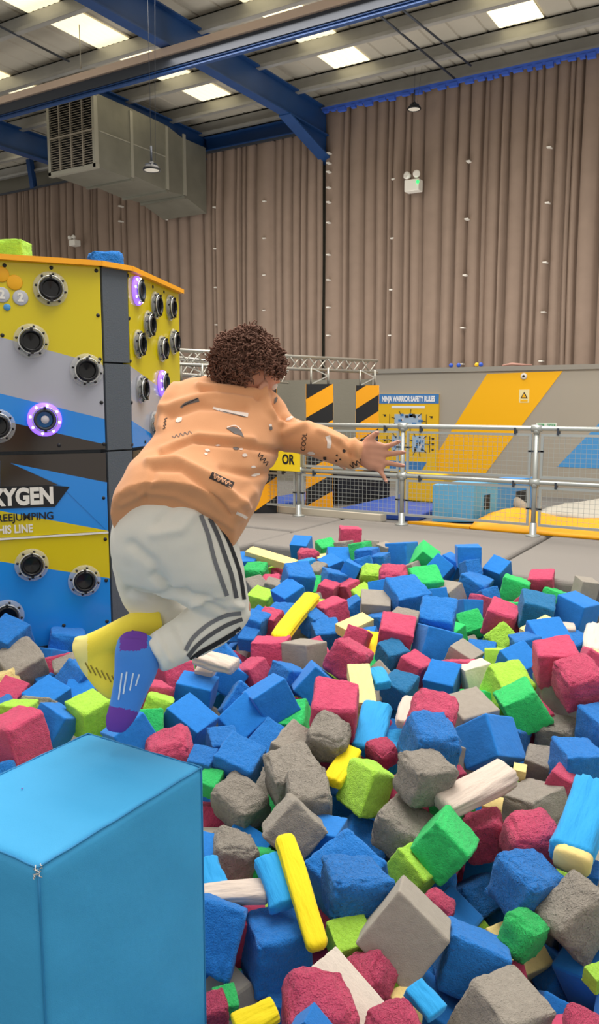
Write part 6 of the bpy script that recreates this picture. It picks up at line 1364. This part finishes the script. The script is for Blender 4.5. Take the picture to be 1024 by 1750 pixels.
drape('print', [blot(355, 770, 5, 3), blot(352, 776, 4, 2, 0, 2), blot(372, 761, 5, 2, 0, 3), blot(418, 778, 5, 3, 0, 4), blot(412, 768, 4, 2, 0, 5), blot(306, 718, 7, 4, -.4, 6), blot(436, 812, 8, 3, -.2, 8), blot(433, 798, 5, 2, 0, 9), blot(462, 727, 3, 3, 0, 1)], bs, m_pwh, .0012)
drape('print', [blot(404, 767, 6, 3, .3, 7), blot(463, 732, 3, 4, 0, 4), blot(471, 684, 3, 7, .3, 4)], bs, m_pgr, .0013)
drape('print', ribbon_px([(560, 745), (563, 755), (562, 766)], 9, 6), bs, m_pwh, .0011)
drape('print', [blot(532, 774, 7, 3, .1, 3), blot(495, 715, 8, 3, -.4, 2)], bs, m_pwh, .0011)
drape('print', [blot(555, 783, 3.5, 3.5), blot(588, 771, 3.5, 3.5, 0, 4), blot(576, 778, 2, 2), blot(582, 785, 2, 2), blot(575, 787, 2, 2), blot(500, 783, 3, 3, 0, 3)], bs, m_ink, .0011)
drape('print', scribble(608, 792, 20, 9, -.5, 6), bs, m_ink, .0011, 6)
drape('print', ribbon_px([(404, 876), (416, 882), (422, 886)], 5), bs, m_pwh, .0011)

# socks
def sock(name, lofts, mats, zone, lab):
    bm = B()
    for st in lofts: loft(bm, dense(st), n=24)
    o = obj(name, bm, mats, person); o = fuse(o, .0045, 8, .5)
    while len(o.data.materials) < len(mats): o.data.materials.append(mats[len(o.data.materials)])
    for i, m in enumerate(mats): o.data.materials[i] = m
    for p in o.data.polygons:
        c = p.center+person.location; p.material_index = zone(*to_px(c)[:2], c)
    o['label'] = lab; return o
m_yk = mat('yellow_sock', '#f0dc46', .9, var=.05, vscale=10, bump=.3, bscale=300, dist=.002, sheen=.2); m_bk = mat('blue_sock', '#3f86dc', .9, var=.05, vscale=10, bump=.3, bscale=300, dist=.002, sheen=.2); m_pk = mat('purple_sock', '#6a3d9e', .9)
ys = sock('sock', [[(268, 1036, 274, 1084, 2.09, .042), (240, 1040, 252, 1092, 2.075, .042), (205, 1056, 222, 1104, 2.06, .04), (170, 1074, 190, 1122, 2.055, .038), (140, 1088, 160, 1140, 2.05, .036), (124, 1100, 136, 1132, 2.05, .024)],
                   [(128, 1088, 195, 1088, 2.055, .03), (124, 1108, 200, 1102, 2.055, .036), (134, 1135, 208, 1124, 2.05, .034), (150, 1160, 216, 1148, 2.045, .031), (168, 1182, 222, 1168, 2.035, .028), (186, 1196, 224, 1184, 2.03, .02)]],
          [m_yk, mat('pale_yellow_sock', '#f2e48c', .9)], lambda x, y, c: 1 if (y > 1070 and x < 150) else 0, 'yellow grip sock')
bl = sock('sock', [[(236, 1084, 284, 1142, 1.985, .044), (214, 1086, 276, 1130, 1.975, .046), (200, 1092, 264, 1112, 1.972, .03)],
                   [(204, 1088, 262, 1092, 1.975, .03), (197, 1112, 271, 1120, 1.972, .042), (196, 1145, 268, 1150, 1.97, .040), (193, 1175, 254, 1180, 1.967, .034), (187, 1205, 241, 1210, 1.962, .031), (181, 1228, 228, 1234, 1.958, .027), (183, 1248, 212, 1252, 1.956, .017)]],
          [m_bk, m_pk], lambda x, y, c: 1 if (y > 1208+.25*(x-200) or (y < 1112 and x > 205 and x < 252 and y < 1128-.2*x+30)) else 0, 'blue grip sock with purple toe and heel')
by = bvh_of(ys); bb = bvh_of(bl)
for k in range(6): drape('grip_line', ribbon_px([(146+k*9, 1132+k*4.5), (156+k*8.5, 1150+k*4)], 2.2), by, mat('grip_olive', '#8a7a28', .7), .0012)
for (x, y0, y1) in ((209, 1150, 1196), (217, 1148, 1186), (228, 1150, 1180), (238, 1152, 1172)): drape('grip_line', ribbon_px([(x, y0), (x-3, (y0+y1)/2), (x-6, y1)], 2.6), bb, mat('grip_white', '#cfe0f2', .7), .0012)

print('objects', len(D.objects))
